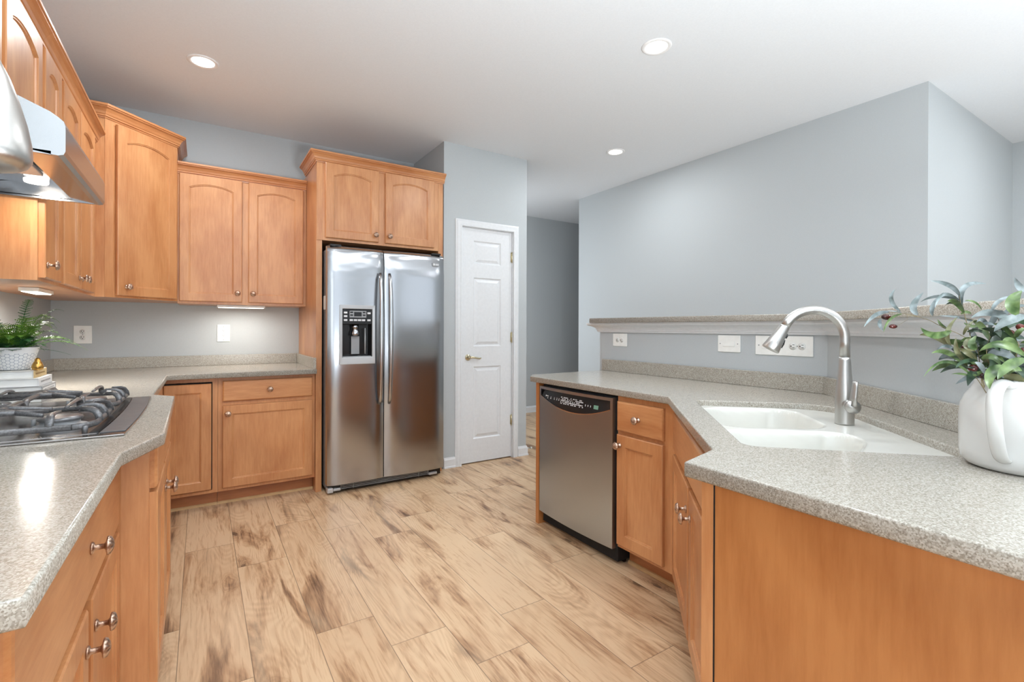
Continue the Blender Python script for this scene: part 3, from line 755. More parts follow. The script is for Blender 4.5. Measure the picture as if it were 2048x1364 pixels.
# front skin with a pocket for the control strip
n = 40; vs = []; fs = []
zt, zb = .848, .088
X = [DWW*i/n for i in range(n+1)]
cl, ch = .022, DWW-.022
def ztop(x): return .822
mb = MB()
for i in range(n):
    x0, x1 = X[i], X[i+1]
    def quad(za0, za1, zb0, zb1, y0a=0): mb.add([(x0, bow(x0), za0), (x1, bow(x1), za1), (x1, bow(x1), zb1), (x0, bow(x0), zb0)], [(0, 1, 2, 3)], True)
    c0, c1 = x0 >= cl-1e-6 and x0 <= ch, x1 <= ch+1e-6
    quad(zt, zt, .832, .832)
    if x1 <= cl or x0 >= ch: quad(.832, .832, zb, zb)
    else: quad(arc_z(x0), arc_z(x1), zb, zb)
# rim: top, sides, bottom
for xx in (0, DWW): mb.add([(xx, bow(xx), zb), (xx, bow(xx), zt), (xx, .03, zt), (xx, .03, zb)], [(0, 1, 2, 3)])
for i in range(n):
    x0, x1 = X[i], X[i+1]
    mb.add([(x0, bow(x0), zt), (x1, bow(x1), zt), (x1, .03, zt), (x0, .03, zt)], [(0, 1, 2, 3)])
    mb.add([(x0, bow(x0), zb), (x1, bow(x1), zb), (x1, .03, zb), (x0, .03, zb)], [(0, 1, 2, 3)])
mb.build('door', 'steel_dw', dw)
mb = MB(); k0 = [i for i in range(n+1) if cl-.02 <= X[i] <= ch+.02]
for i in k0[:-1]:
    x0, x1 = X[i], X[i+1]
    mb.add([(x0, bow(x0)+.018, .836), (x1, bow(x1)+.018, .836), (x1, bow(x1)+.003, min(.80, arc_z(x1)+.0)-.004), (x0, bow(x0)+.003, min(.80, arc_z(x0))-.004)], [(0, 1, 2, 3)], True)
cp = mb.build('control_strip', 'black', dw)
mb = MB()
for i in range(n):
    x0, x1 = X[i], X[i+1]
    if x1 <= cl or x0 >= ch: continue
    mb.add([(x0, bow(x0)-.0015, arc_z(x0)), (x1, bow(x1)-.0015, arc_z(x1)), (x1, bow(x1)-.0015, arc_z(x1)-.004), (x0, bow(x0)-.0015, arc_z(x0)-.004)], [(0, 1, 2, 3)])
mb.build('pocket_lip', 'chrome', cp)
mb = MB(); random.seed(3)
def strip_y(x, z): t = (.836-z)/(.836-min(.80, arc_z(x))+.004); return bow(x)+.018-.015*t-.0008
def mark(mb, x, z, w, h):
    mb.add([(x, strip_y(x, z), z), (x+w, strip_y(x+w, z), z), (x+w, strip_y(x+w, z+h), z+h), (x, strip_y(x, z+h), z+h)], [(0, 1, 2, 3)])
for r in range(5):
    x = .21
    while x < .40:
        w = random.uniform(.003, .010)
        if random.random() < .75: mark(mb, x, .768+r*.0085, w, .0052)
        x += w+random.uniform(.001, .004)
for xx in (.080, .110, .145, .170, .190): mark(mb, xx, .782, .006, .006); mark(mb, xx, .792, .007, .002)
mark(mb, .060, .792, .008, .008); mark(mb, .072, .794, .014, .004)
for xx in (.42, .44, .46): mark(mb, xx, .780, .004, .010)
mb.build('printed_markings', 'button', cp)
mb = MB(); mark(mb, .485, .775, .034, .020); mb.build('display', 'lcd', cp)
MB().box(0, DWW, .085, .10, 0, .10).build('toe_panel', 'black', dw)

# ------------------------------------------------------------------ refrigerator
FX0, FX1, FY = .755, 1.655, 3.58
fr = thing('refrigerator', 'stainless steel side-by-side refrigerator with ice and water dispenser', 'refrigerator', (FX0, FY, 0))
FW = FX1-FX0; SPL = .408
MB().box(.005, FW-.005, .085, .84, .03, 1.765).build('cabinet', 'grayside', fr, bevel=.006)
MB().box(.03, .87, .075, .086, .10, 1.74).build('door_gasket', 'dark', fr)
def fridge_door(x0, x1, z0, z1, hole=None):
    """crowned door skin: curves back at the two long sides and at the top"""
    mb = MB(); nx, nz = 24, 60; w = x1-x0
    def yy(x, z):
        t = (x-x0)/w
        e = .016*(abs(2*t-1)**6)                 # rolled long edges
        b_ = -.006*(1-(2*t-1)**2)
        top = .020*smooth(z1-.030, z1, z)**2+.016*max(0, (z-z1+.20)/.20)**2
        wz = smooth(z1-.30, z1-.18, z)*(1-smooth(z1-.05, z1-.01, z))
        wob = .0013*math.sin(95*z+2.2*math.sin(6*x+1)+1.2*math.sin(15*x))*wz+.0016*math.sin(16*z+6*x)*smooth(z1-.40, z1-.15, z)+.0008*math.sin(5*z)
        return e+b_+top+wob
    xs_ = [x0+w*i/nx for i in range(nx+1)]; zs_ = [z0+(z1-z0)*(j/nz) for j in range(nz+1)]
    zs_ = sorted(set([round(z, 5) for z in zs_]+[round(z1-.004*k, 5) for k in range(1, 12)]))
    if hole:
        hx0, hx1, hz0, hz1 = hole
        xs_ = sorted(set([round(x, 5) for x in xs_ if abs(x-hx0) > .006 and abs(x-hx1) > .006]+[hx0, hx1]))
        zs_ = sorted(set([z for z in zs_ if abs(z-hz0) > .006 and abs(z-hz1) > .006]+[hz0, hz1]))
    m = len(xs_); vs = [(x, yy(x, z), z) for z in zs_ for x in xs_]; fs = []
    for j in range(len(zs_)-1):
        for i in range(m-1):
            if hole and hx0-1e-6 <= xs_[i] < hx1-1e-6 and hz0-1e-6 <= zs_[j] < hz1-1e-6: continue
            a = j*m+i; fs.append((a, a+1, a+m+1, a+m))
    mb.add(vs, fs, True)
    # sides back to the gasket
    for x in (x0, x1):
        mb.add([(x, yy(x, z), z) for z in zs_]+[(x, .075, z) for z in zs_], [(k, k+1, len(zs_)+k+1, len(zs_)+k) for k in range(len(zs_)-1)])
    for z in (z0, z1):
        mb.add([(x, yy(x, z), z) for x in xs_]+[(x, .075, z) for x in xs_], [(k, k+1, m+k+1, m+k) for k in range(m-1)])
    return mb
HOLE = (.098, .312, .985, 1.335)
ld = fridge_door(0, SPL-.003, .072, 1.785, HOLE).build('freezer_door', 'steel', fr)
rd_ = fridge_door(SPL+.003, FW, .072, 1.785).build('fridge_door', 'steel', fr)
def fhandle(parent, x):
    pts = []
    for k in range(25):
        t = k/24; z = .628+(1.606-.628)*t; y = -.012-.050*math.sin(PI*min(1, max(0, t)))**.45
        pts.append((x, y, z))
    MB().tube(pts, [.009+.005*math.sin(PI*k/24)**.5 for k in range(25)], 14, flat=(1.15, .8)).build('handle', 'steel_h', parent)
fhandle(ld, SPL-.040); fhandle(rd_, SPL+.032)
# dispenser
bz = MB(); a, b_, c0, d0 = HOLE
outer = [(a-.022, c0-.052), (b_+.022, c0-.052), (b_+.020, d0+.028), (a-.020, d0+.028)]; inner = [(a, c0), (b_, c0), (b_, d0), (a, d0)]
bz.add([(x, -.012, z) for x, z in outer]+[(x, -.010, z) for x, z in inner]+[(x, .004, z) for x, z in outer]+[(x, .006, z) for x, z in inner],
       [(k, (k+1) % 4, 4+(k+1) % 4, 4+k) for k in range(4)]+[(k, (k+1) % 4, 8+(k+1) % 4, 8+k) for k in range(4)]+[(4+k, 4+(k+1) % 4, 12+(k+1) % 4, 12+k) for k in range(4)])
bz.build('dispenser_frame', 'lightgray', ld, bevel=.003)
rc = MB(); rc.add([(a, .002, c0), (b_, .002, c0), (b_, .002, d0), (a, .002, d0), (a+.01, .070, c0+.01), (b_-.01, .070, c0+.01), (b_-.01, .070, d0-.01), (a+.01, .070, d0-.01)], [(0, 1, 5, 4), (1, 2, 6, 5), (2, 3, 7, 6), (3, 0, 4, 7), (4, 5, 6, 7)])
rcs = rc.build('dispenser_recess', 'black', ld)
pn = MB().box(a+.002, b_-.002, -.006, .05, d0-.110, d0-.002).build('control_panel', 'black', ld, bevel=.002)
lb = MB().box(a+.050, b_-.044, -.0085, -.005, d0-.062, d0-.014).build('panel_inlay', 'gray', pn)
MB().box(a+.082, b_-.078, -.0095, -.007, d0-.054, d0-.022).build('display', 'black', pn)
def btn(x, z, w=.024, h=.013, m='button', y=-.0085): MB().box(x, x+w, y, -.005, z, z+h).build('button', m, pn, bevel=.001)
for z in (d0-.034, d0-.060, d0-.088): btn(a+.010, z)
for x in (a+.050, a+.080, a+.109, a+.138): btn(x, d0-.088)
btn(b_-.036, d0-.036); btn(b_-.036, d0-.088)
for x, z in ((a+.054, d0-.030), (a+.054, d0-.050), (b_-.070, d0-.030), (b_-.070, d0-.050)): btn(x, z, .020, .010, 'black', -.0095)
nz = MB(); nz.lathe([(.026, 0), (.026, -.03), (.020, -.035), (.030, -.05), (.036, -.07), (.030, -.082), (.012, -.085)], 24, T((a+b_)/2-.008, .035, d0-.112))
nz.build('ice_chute', 'steel', rcs)
tb = MB(); tb.tube([(b_-.042, .03, d0-.14), (b_-.042, .03, c0+.02)], .004, 8); tb.build('water_tube', 'lightgray', rcs)
MB().box(a+.075, b_-.08, .045, .052, c0+.02, d0-.20).build('paddle', 'gray', rcs)
MB().box(a+.006, b_-.006, .0, .06, c0, c0+.006).build('drip_tray', 'gray', rcs)
# badge: small silver plate with round emblem and a bar of lettering
bd = MB().box(SPL+.385, SPL+.440, .000-.004, .004, 1.690, 1.716).build('badge', 'gray', rd_)
em = MB(); em.lathe([(0, 0), (.009, 0), (.009, .001)], 20, T(SPL+.397, -.004, 1.703) @ RX90)
for k in range(4): em.box(SPL+.410+.007*k, SPL+.415+.007*k, -.005, -.004, 1.697, 1.709)
em.build('badge_mark', 'button', bd)
# base grille and feet
g = MB(); g.box(.01, FW-.01, .055, .09, .012, .068); gr = g.build('base_grille', 'black', fr)
g = MB()
for k in range(4): g.box(.10, FW-.12, .050, .056, .024+.011*k, .028+.011*k)
for x in (.10, .19, FW-.20, FW-.12): g.box(x, x+.006, .050, .056, .020, .064)
g.build('grille_slat', 'gray', gr)
for q_ in ((.004, .045, .020, .07, .014, .050), (.046, .10, .035, .07, .018, .040), (FW-.115, FW-.045, .035, .07, .018, .040)): MB().box(*q_).build('foot_cover', 'lightgray', fr, bevel=.006)
MB().box(.02, .10, .03, .12, 1.786, 1.800).build('hinge_cover', 'black', fr, bevel=.004)
MB().box(FW-.10, FW-.02, .03, .12, 1.786, 1.800).build('hinge_cover', 'black', fr, bevel=.004)
MB().box(.0015, .0045, .10, .16, 1.33, 1.43).build('sticker', 'plate', fr, label='white paper label on the side of the refrigerator')

# ------------------------------------------------------------------ range hood
hd0, hd1 = 1.87, 2.545
hood = thing('range_hood', 'stainless steel under-cabinet range hood over the gas cooktop', 'range hood', (0, 0, 0))
prof = [(XL+.005, 1.70), (-.41, 1.697), (-.36, 1.691), (-.345, 1.690), (-.333, 1.694), (-.329, 1.704), (-.329, 1.775), (-.333, 1.789), (-.345, 1.800), (-.362, 1.812), (-.43, 1.842), (-.53, 1.883), (XL+.005, 1.883)]
mb = MB(); n = len(prof)
m_ = [(x, y, z) for y in (hd0, hd1) for x, z in prof]
fs = [(k, k+1, n+k+1, n+k) for k in range(2, n-1)]+[(n-1, 0, n, 2*n-1)]
mb.add(m_, fs); mb.add([(x, hd0, z) for x, z in prof], [tuple(range(n))]); mb.add([(x, hd1, z) for x, z in prof], [tuple(range(n))])
mb.build('shell', 'steel_h', hood)
mb = MB()                                           # concave underside
def up(a, b_): mb.add([(a[0], hd0+.012, a[1]), (b_[0], hd0+.012, b_[1]), (b_[0], hd1-.012, b_[1]), (a[0], hd1-.012, a[1])], [(0, 1, 2, 3)])
mb.add([(x, y, z) for y in (hd0, hd1) for x, z in ((-.36, 1.691), (-.425, 1.697))], [(0, 1, 3, 2)])
for a, b_ in (((-.425, 1.697), (-.450, 1.735)), ((-.450, 1.735), (-.60, 1.745)), ((-.60, 1.745), (XL+.01, 1.715))): up(a, b_)
for y in (hd0, hd1-.012): mb.box(XL+.01, -.36, y, y+.012, 1.690, 1.70)
mb.add([(-.425, hd0+.012, 1.697), (-.45, hd0+.012, 1.735), (-.60, hd0+.012, 1.745), (XL+.01, hd0+.012, 1.697)], [(0, 1, 2, 3)]); mb.add([(-.425, hd1-.012, 1.697), (-.45, hd1-.012, 1.735), (-.60, hd1-.012, 1.745), (XL+.01, hd1-.012, 1.697)], [(0, 1, 2, 3)])
mb.build('underside', 'steel', hood)
pl = MB(); pl.box(-.565, -.462, 2.08, 2.30, 1.722, 1.734); plo = pl.build('switch_plate', 'lightgray', hood, bevel=.002)
MB().box(-.535, -.495, 2.110, 2.125, 1.714, 1.722).build('rocker_switch', 'black', plo, bevel=.002)
MB().box(-.535, -.495, 2.200, 2.215, 1.714, 1.722).build('rocker_switch', 'gray', plo, bevel=.002)
MB().box(-.70, -.64, 2.25, 2.33, 1.722, 1.728).build('filter_latch', 'gray', hood)
MB().lathe([(0, 0), (.032, 0), (.034, .004), (.034, .012)], 24, T(-.505, 2.42, 1.722)).build('lamp', 'glow2', hood)
area('hood_lamp', (-.505, 2.42, 1.716), (0, 0, 0), .06, .06, 1.6, (1, .90, .76), 'DISK')

# ------------------------------------------------------------------ under-cabinet lights
def undercab(x, y, z, w, rot, label):
    t = thing('under_cabinet_light', label, 'light fixture', (x, y, z), rot, 'under-cabinet lights')
    MB().box(0, w, 0, .07, -.018, 0).build('housing', 'plate', t, bevel=.003)
    MB().box(.01, w-.01, .008, .062, -.021, -.018).build('lens', 'glow2', t)
    return t
undercab(.10, 4.20, 1.3655, .32, 0, 'lit slim lamp under the two-door wall cabinet on the back wall')
area('undercab_lamp', (.26, 4.21, 1.335), (0, 0, 0), .30, .08, 2.3, (1, .95, .87))
undercab(-.62, 3.02, UZ-.0005, .26, PI/2, 'lit slim lamp under the left wall cabinets above the fern')
area('undercab_lamp', (-.655, 3.15, 1.345), (0, 0, PI/2), .20, .06, 7, (1, .95, .87))

# ------------------------------------------------------------------ outlets and switches
def screw(t, x, z): MB().lathe([(0, 0), (.003, 0), (.003, .0012)], 10, T(x, -.006, z) @ RX90).build('screw', 'gray', t)
def plate(t, w, h): return MB().box(-w/2, w/2, -.006, -.0005, -h/2, h/2).build('wall_plate', 'plate', t, bevel=.0035)
def socket(t, x, z, sideways, s=1.0):
    m = T(x, -.006, z) @ (Matrix.Rotation(PI/2 if sideways else 0, 4, 'Y'))
    f = MB(); f.lathe([(0, 0), (.0155*s, 0), (.0165*s, .001), (.0165*s, .002)], 20, m @ RX90 @ Matrix.Rotation(0, 4, 'Z')); so = f.build('socket', 'plate', t)
    q = MB()
    for dx in (-.006, .006): q.box(dx*s-.0012, dx*s+.0012, -.0032, -.002, -.001*s, .008*s, m)
    q.lathe([(0, 0), (.0026*s, 0), (.0026*s, .0008)], 10, m @ T(0, -.0024, -.007*s) @ RX90)
    q.build('slot', 'dark', so)
def outlet(loc, rot, w, h, label, sideways=False, s=1.0, sp=.020, name='power_outlet', cx=0):
    t = thing(name, label, 'outlet', loc, rot); plate(t, w, h)
    for k in (-1, 1): socket(t, cx+(sp*k if sideways else 0), (0 if sideways else sp*k), sideways, s)
    screw(t, cx, 0)
    return t
outlet((-.694, YB, 1.144), 0, .098, .126, 'oversized square white wall outlet on the back wall nearest the fern')
o = thing('power_outlet', 'white outlet with test buttons on the back wall below the lit lamp', 'outlet', (.151, YB, 1.152)); plate(o, .088, .135)
MB().box(-.0165, .0165, -.008, -.006, -.034, .034).build('receptacle', 'plate', o, bevel=.001)
for k in (-1, 1):
    q = MB()
    for dx in (-.006, .006): q.box(dx-.001, dx+.001, -.0088, -.008, .020*k-.001, .020*k+.006)
    q.lathe([(0, 0), (.0022, 0), (.0022, .0006)], 10, T(0, -.0082, .020*k-.006) @ RX90); q.build('slot', 'dark', o)
for z in (-.004, .003): MB().box(-.008, .008, -.0095, -.008, z, z+.004).build('test_button', 'lightgray', o)
screw(o, 0, .052); screw(o, 0, -.052)
RB = (2.444, 0, 0)
outlet((2.444, 2.412, 1.120), -PI/2, .134, .088, 'white sideways outlet at the far end of the half wall', True)
t = thing('light_switch', 'single white rocker light switch mounted sideways on the half wall', 'switch', (2.444, 1.590, 1.118), -PI/2); plate(t, .135, .092)
MB().box(-.036, .036, -.010, -.006, -.015, .015).build('rocker', 'plate', t, bevel=.002); screw(t, -.052, 0); screw(t, .052, 0)
t = thing('switch_and_outlet', 'long white plate with rocker switch and outlet on the half wall behind the faucet', 'outlet', (2.444, 1.297, 1.116), -PI/2); plate(t, .285, .098)
MB().box(-.105, -.030, -.010, -.006, -.018, .018).build('rocker', 'plate', t, bevel=.002); screw(t, -.123, 0)
for k in (-1, 1): socket(t, .070+.021*k, 0, True, 1.1)
screw(t, .070, 0)

# ------------------------------------------------------------------ gas cooktop
ct = thing('gas_cooktop', 'stainless gas cooktop with grey cast-iron grates set in the left worktop', 'cooktop', (0, 0, .9))
def bowx(y, x=-.165, d=.012): return x-d*((y-2.125)/.43)**2
ys = [1.695+.86*k/20 for k in range(21)]
pl_ = [(bowx(y), y) for y in ys]+[(-.74, 2.555), (-.74, 1.695)]
MB().prism(pl_, .0005, .006).build('frame', 'ctsteel', ct, bevel=.002)
MB().prism([(bowx(y)-.004, y) for y in ys[1:-1]]+[(bowx(y)-.060, y) for y in ys[1:-1][::-1]], .006, .0085).build('edge_strip', 'strip', ct, bevel=.001)
MB().prism([(bowx(y)-.066, y) for y in ys[1:-1]]+[(-.725, 2.54), (-.725, 1.71)], .006, .0075).build('burner_pan', 'ctsteel', ct)
MB().prism([(bowx(y)-.062, y) for y in ys[1:-1]]+[(bowx(y)-.082, y) for y in ys[1:-1][::-1]], .0062, .0105).build('channel', 'black', ct)
BUR = [(-.345, 1.905), (-.345, 2.335), (-.600, 1.905), (-.600, 2.335)]
for bx, by in BUR:
    b1 = MB().lathe([(.062, .007), (.060, .013), (.045, .016), (.044, .027), (.0, .027)], 32, T(bx, by, 0)).build('burner_base', 'lightgray', ct)
    MB().lathe([(.0, .028), (.050, .028), (.052, .031), (.050, .036), (.044, .039), (.0, .040)], 32, T(bx, by, 0)).build('burner_cap', 'capm', ct)
    MB().lathe([(0, .007), (.006, .007), (.005, .03), (0, .031)], 10, T(bx-.062, by+.02, 0)).build('igniter', 'gray', ct)
def grate(y0, y1, cy):
    g = MB(); x1, x0 = -.246, -.705; r = .0085; zr = .030; zt_ = .060
    c = .045
    loop = [(x1-c, y0), (x1-.012, y0+.012*2), (x1, y0+c*1.2), (x1, y1-c*1.2), (x1-.012, y1-.024), (x1-c, y1), (x0+c, y1), (x0, y1-c), (x0, y0+c), (x0+c, y0), (x1-c, y0)]
    g.tube([(x, y, zr) for x, y in loop], .0072, 10, flat=(.8, 1.2))
    def finger(px, py, qx, qy, back=.0):
        d = Vector((qx-px, qy-py)); L_ = d.length; d.normalize()
        pts = [(px, py, zr-.002), (px+d.x*.002, py+d.y*.002, zr+.014), (px+d.x*.010, py+d.y*.010, zt_-.004), (px+d.x*.024, py+d.y*.024, zt_+.002), (px+d.x*.05, py+d.y*.05, zt_+.003), (px+d.x*L_*.8, py+d.y*L_*.8, zt_-.001), (qx, qy, zt_-.003)]
        g.tube(pts, [.0085, .0085, .0085, .008, .0072, .006, .004], 10, flat=(.62, 1.1))
    for i in range(5 if False else 3):
        y = y0+(y1-y0)*(.24+.26*i); finger(x1, y, -.345+.030+.02*abs(i-1), y+(cy-y)*.35)
        finger(x0, y, -.600-.035, y+(cy-y)*.35)
    for bx in (-.345, -.600):
        finger(bx+.01, y0, bx+.005, cy-.035); finger(bx+.01, y1, bx+.005, cy+.035)
    # raised cross in the middle, between the two burners
    mx_ = -.4725
    for a, b_ in (((mx_, y0), (mx_, y1)),):
        g.tube([(mx_, y0, zr), (mx_, y0+.006, zt_-.008), (mx_, y0+.03, zt_+.002), (mx_, cy, zt_+.002), (mx_, y1-.03, zt_+.002), (mx_, y1-.006, zt_-.008), (mx_, y1, zr)], .0085, 10, flat=(.85, 1.15))
    for dy in (-.055, .055):
        g.tube([(mx_+.105, cy+dy*.35, zt_-.003), (mx_, cy+dy, zt_+.003), (mx_-.105, cy+dy*.35, zt_-.003)], [.005, .008, .005], 10, flat=(.8, 1.15))
    g.tube([(mx_+.110, y0+.075, zt_-.003), (mx_, cy, zt_+.003), (mx_-.110, y1-.075, zt_-.003)], [.005, .008, .005], 10, flat=(.8, 1.15))
    for x, y in ((x1-.02, y0+.015), (x1-.02, y1-.015), (x0+.02, y0+.015), (x0+.02, y1-.015)):
        g.tube([(x, y, .0078), (x, y, zr)], [.006, .008], 8)
    g.build('grate', 'iron', ct)
grate(1.725, 2.118, 1.905); grate(2.132, 2.525, 2.335)

# ------------------------------------------------------------------ books, fern, gold ornament
M['page'] = noise_col(base_mat('book_pages', rough=.7), srgb(232, 232, 230), srgb(242, 242, 240), 30, (1, 1, 60))
M['spine_tan'] = base_mat('tan_cloth', srgb(214, 186, 134), .6)
M['spine_white'] = base_mat('white_cover', srgb(232, 232, 232), .45)
M['spine_gray'] = base_mat('grey_cover', srgb(168, 168, 170), .5)
M['cover_white'] = base_mat('pale_cover', srgb(206, 204, 200), .45)
def book(x1, y0, z, w, dep, h, rot, spine, cover, label, mark):
    t = thing('book', label, 'book', (x1, y0, z), rot, 'books stacked under the fern')
    c = MB(); c.box(-w, 0, 0, dep, 0, .0022); c.box(-w, 0, 0, dep, h-.0022, h); c.box(-.0025, 0, 0, dep, .0022, h-.0022)
    c.build('cover', cover, t, bevel=.0008)
    MB().box(-w+.004, -.003, .004, dep-.004, .0022, h-.0022).build('pages', 'page', t)
    s = MB().box(0, .0006, 0, dep, .0, h).build('spine', spine, t)
    q = MB(); random.seed(len(label))
    if mark == 'plate':
        q.box(.0006, .001, dep*.06, dep*.94, h*.28, h*.74); q.build('spine_label', 'spine_white', s)
        q = MB()
    y = dep*.14
    while y < dep*.85:
        wd = random.uniform(.004, .009); q.box(.001, .0013, y, y+wd, h*.40, h*.62); y += wd+random.uniform(.002, .005)
    q.build('spine_lettering', {'plate': 'spine_gray', 'dark': 'brown_ink', 'faint': 'spine_gray'}[mark], s)
    return t
M['brown_ink'] = base_mat('brown_ink', srgb(170, 138, 88), .6)
book(-.530, 2.62, .9005, .26, .20, .031, 0, 'spine_gray', 'cover_white', 'bottom book of the stack, half hidden behind the cooktop grates', 'faint')
book(-.528, 2.615, .932, .26, .21, .031, .0, 'spine_gray', 'spine_gray', 'book with grey spine and white spine label, third from the top', 'plate')
book(-.540, 2.625, .9635, .26, .20, .031, 0, 'spine_white', 'spine_white', 'book with plain white spine, second from the top', 'faint')
book(-.556, 2.63, .995, .26, .19, .030, 0, 'spine_tan', 'cover_white', 'book with tan spine, top of the stack under the plant pot', 'dark')
def hex_mat():
    m = base_mat('hexagon_pot_glaze', srgb(226, 226, 226), .4); N, L, b = nt(m)
    def mth(op, a, bb=None):
        n = N.new('ShaderNodeMath'); n.operation = op
        for i, v in enumerate((a, bb)):
            if v is None: continue
            if isinstance(v, (int, float)): n.inputs[i].default_value = v
            else: L.new(v, n.inputs[i])
        return n.outputs[0]
    tc = N.new('ShaderNodeTexCoord'); s = N.new('ShaderNodeSeparateXYZ'); L.new(tc.outputs['Object'], s.inputs[0])
    ang = mth('ARCTAN2', s.outputs[1], s.outputs[0])
    u = mth('MULTIPLY', ang, 28/(2*PI)); v = mth('ADD', mth('MULTIPLY', s.outputs[2], 78), 20)
    u = mth('ADD', u, 60)
    # hexagons with points left and right: swap axes of the usual grid
    def cell(a, b_, ha, hb):
        x = mth('SUBTRACT', mth('MODULO', mth('ADD', a, ha), 1.0), .5); y = mth('SUBTRACT', mth('MODULO', mth('ADD', b_, hb), 1.7320508), .8660254); return x, y
    ax, ay = cell(v, u, 0, 0); bx_, by_ = cell(v, u, .5, .8660254)
    la = mth('ADD', mth('MULTIPLY', ax, ax), mth('MULTIPLY', ay, ay)); lb_ = mth('ADD', mth('MULTIPLY', bx_, bx_), mth('MULTIPLY', by_, by_))
    def hd(x, y): x = mth('ABSOLUTE', x); y = mth('ABSOLUTE', y); return mth('MAXIMUM', x, mth('ADD', mth('MULTIPLY', x, .5), mth('MULTIPLY', y, .8660254)))
    d = mth('MINIMUM', hd(ax, ay), hd(bx_, by_))
    line = mth('GREATER_THAN', d, .445)
    low = mth('LESS_THAN', s.outputs[2], .066)
    k = mth('MULTIPLY', line, low)
    mx = N.new('ShaderNodeMix'); mx.data_type = 'RGBA'; L.new(k, mx.inputs[0]); mx.inputs[6].default_value = srgb(228, 228, 228); mx.inputs[7].default_value = srgb(150, 158, 170)
    L.new(mx.outputs[2], b.inputs['Base Color']); return m
M['hex'] = hex_mat()
PX, PY, PZ = -.632, 2.715, 1.0265
fn = thing('potted_fern', 'green fern in a small white pot patterned with grey hexagons', 'plant', (PX, PY, PZ))
MB().lathe([(0, 0), (.048, 0), (.052, .004), (.060, .030), (.070, .066), (.076, .088), (.0765, .090), (.074, .090), (.070, .075), (0, .075)], 48).build('pot', 'hex', fn)
M['soil'] = noise_col(base_mat('moss_and_pebbles', rough=.9), srgb(60, 44, 30), srgb(170, 150, 120), 90)
MB().lathe([(.071, .072), (.05, .082), (0, .086)], 24, cap=False).build('soil', 'soil', fn)
M['fern'] = noise_col(base_mat('fern_green', rough=.5), srgb(48, 92, 28), srgb(112, 152, 52), 30)
M['fern2'] = noise_col(base_mat('fern_dark', rough=.5), srgb(30, 78, 44), srgb(60, 112, 58), 30)
M['fern3'] = noise_col(base_mat('fern_bright', rough=.5), srgb(92, 158, 48), srgb(136, 190, 80), 30)
def frond(mb, az, length, rise, droop, width, n=22):
    base = Vector((.02*math.cos(az), .02*math.sin(az), .082)); pts = []
    for k in range(n+1):
        t = k/n; r = length*(t**.92); z = rise*math.sin(t*PI*.62)-droop*t*t*length
        pts.append(base+Vector((math.cos(az)*r, math.sin(az)*r, z)))
    mb.tube([tuple(p) for p in pts], [.0012*(1-.7*k/n) for k in range(n+1)], 5)
    for k in range(3, n):
        t = k/n; d = (pts[k+1]-pts[k-1]).normalized(); side = d.cross(Vector((0, 0, 1))).normalized(); upv = side.cross(d)
        wl = width*math.sin(PI*min(1, t*1.02+.08))**.8
        for sgn in (-1, 1):
            dirv = (side*sgn+d*.35+upv*random.uniform(-.1, .35)).normalized(); L_ = wl*random.uniform(.85, 1.1); m = 5
            for q in range(m):
                a = pts[k]+dirv*L_*q/m; b_ = pts[k]+dirv*L_*(q+.95)/m; wd = .0052*(1-q/m*.6)
                c = (a+b_)/2; e = d*wd
                mb.add([tuple(a), tuple(c+e), tuple(b_), tuple(c-e)], [(0, 1, 2, 3)])
random.seed(11)
for nm, mt, cnt, lr, rr in (('fern_fronds', 'fern', 34, (.08, .15), (.06, .15)), ('inner_fronds', 'fern2', 24, (.06, .11), (.01, .06))):
    g = MB()
    for k in range(cnt):
        frond(g, 2*PI*k/cnt+random.uniform(-.15, .15), random.uniform(*lr), random.uniform(*rr), random.uniform(.0, .5), random.uniform(.026, .038))
    g.build(nm, mt, fn)
g = MB(); frond(g, -.15, .215, .055, .28, .020, 30); frond(g, .0, .18, .07, .30, .022, 26); frond(g, -.35, .165, .06, .1, .022, 24); g.build('long_fronds', 'fern3', fn)
g = MB(); frond(g, 1.3, .10, .19, -.2, .022, 24); frond(g, .35, .13, .155, -.1, .018, 24); frond(g, -2.2, .10, .17, 0, .02); frond(g, 2.6, .12, .15, 0, .02); frond(g, -.15, .16, .005, .2, .006, 20); g.build('tall_fronds', 'fern2', fn)
M['gold'] = noise_col(base_mat('gilded', rough=.2, metal=.9), srgb(168, 118, 50), srgb(222, 182, 104), 18, rough=.22)
g = MB().lathe([(0, 0), (.018, 0), (.0225, .008), (.0225, .020), (.017, .034), (.0115, .044), (.0105, .052), (.006, .058), (0, .060)], 28, T(-.551, 2.662, 1.0255) @ Matrix.Scale(.82, 4)).build('pear_ornament', 'gold')
tag(g, 'small gold pear-shaped ornament on the top book behind the pot', 'ornament')

# ------------------------------------------------------------------ unidentified rounded steel object at the left edge of the view
pd = thing('steel_pendant', 'rounded brushed steel pendant cut by the left edge of the photo beside the hood', 'pendant', (-.338, 1.30, 1.492))
MB().lathe([(0, .001), (.020, .002), (.042, .009), (.054, .016), (.0605, .027), (.0615, .038), (.060, .060), (.054, .096), (.043, .140), (.030, .182), (.016, .215), (.008, .228), (0, .23)], 56).build('shade', 'nickel', pd)
MB().tube([(0, 0, .228), (0, 0, ZC-1.492-.012)], .004, 10).build('rod', 'nickel', pd)  # rod and canopy invented to hang the object
MB().lathe([(0, ZC-1.492-.02), (.04, ZC-1.492-.018), (.045, ZC-1.492-.0005)], 28, cap=False).build('canopy', 'nickel', pd)

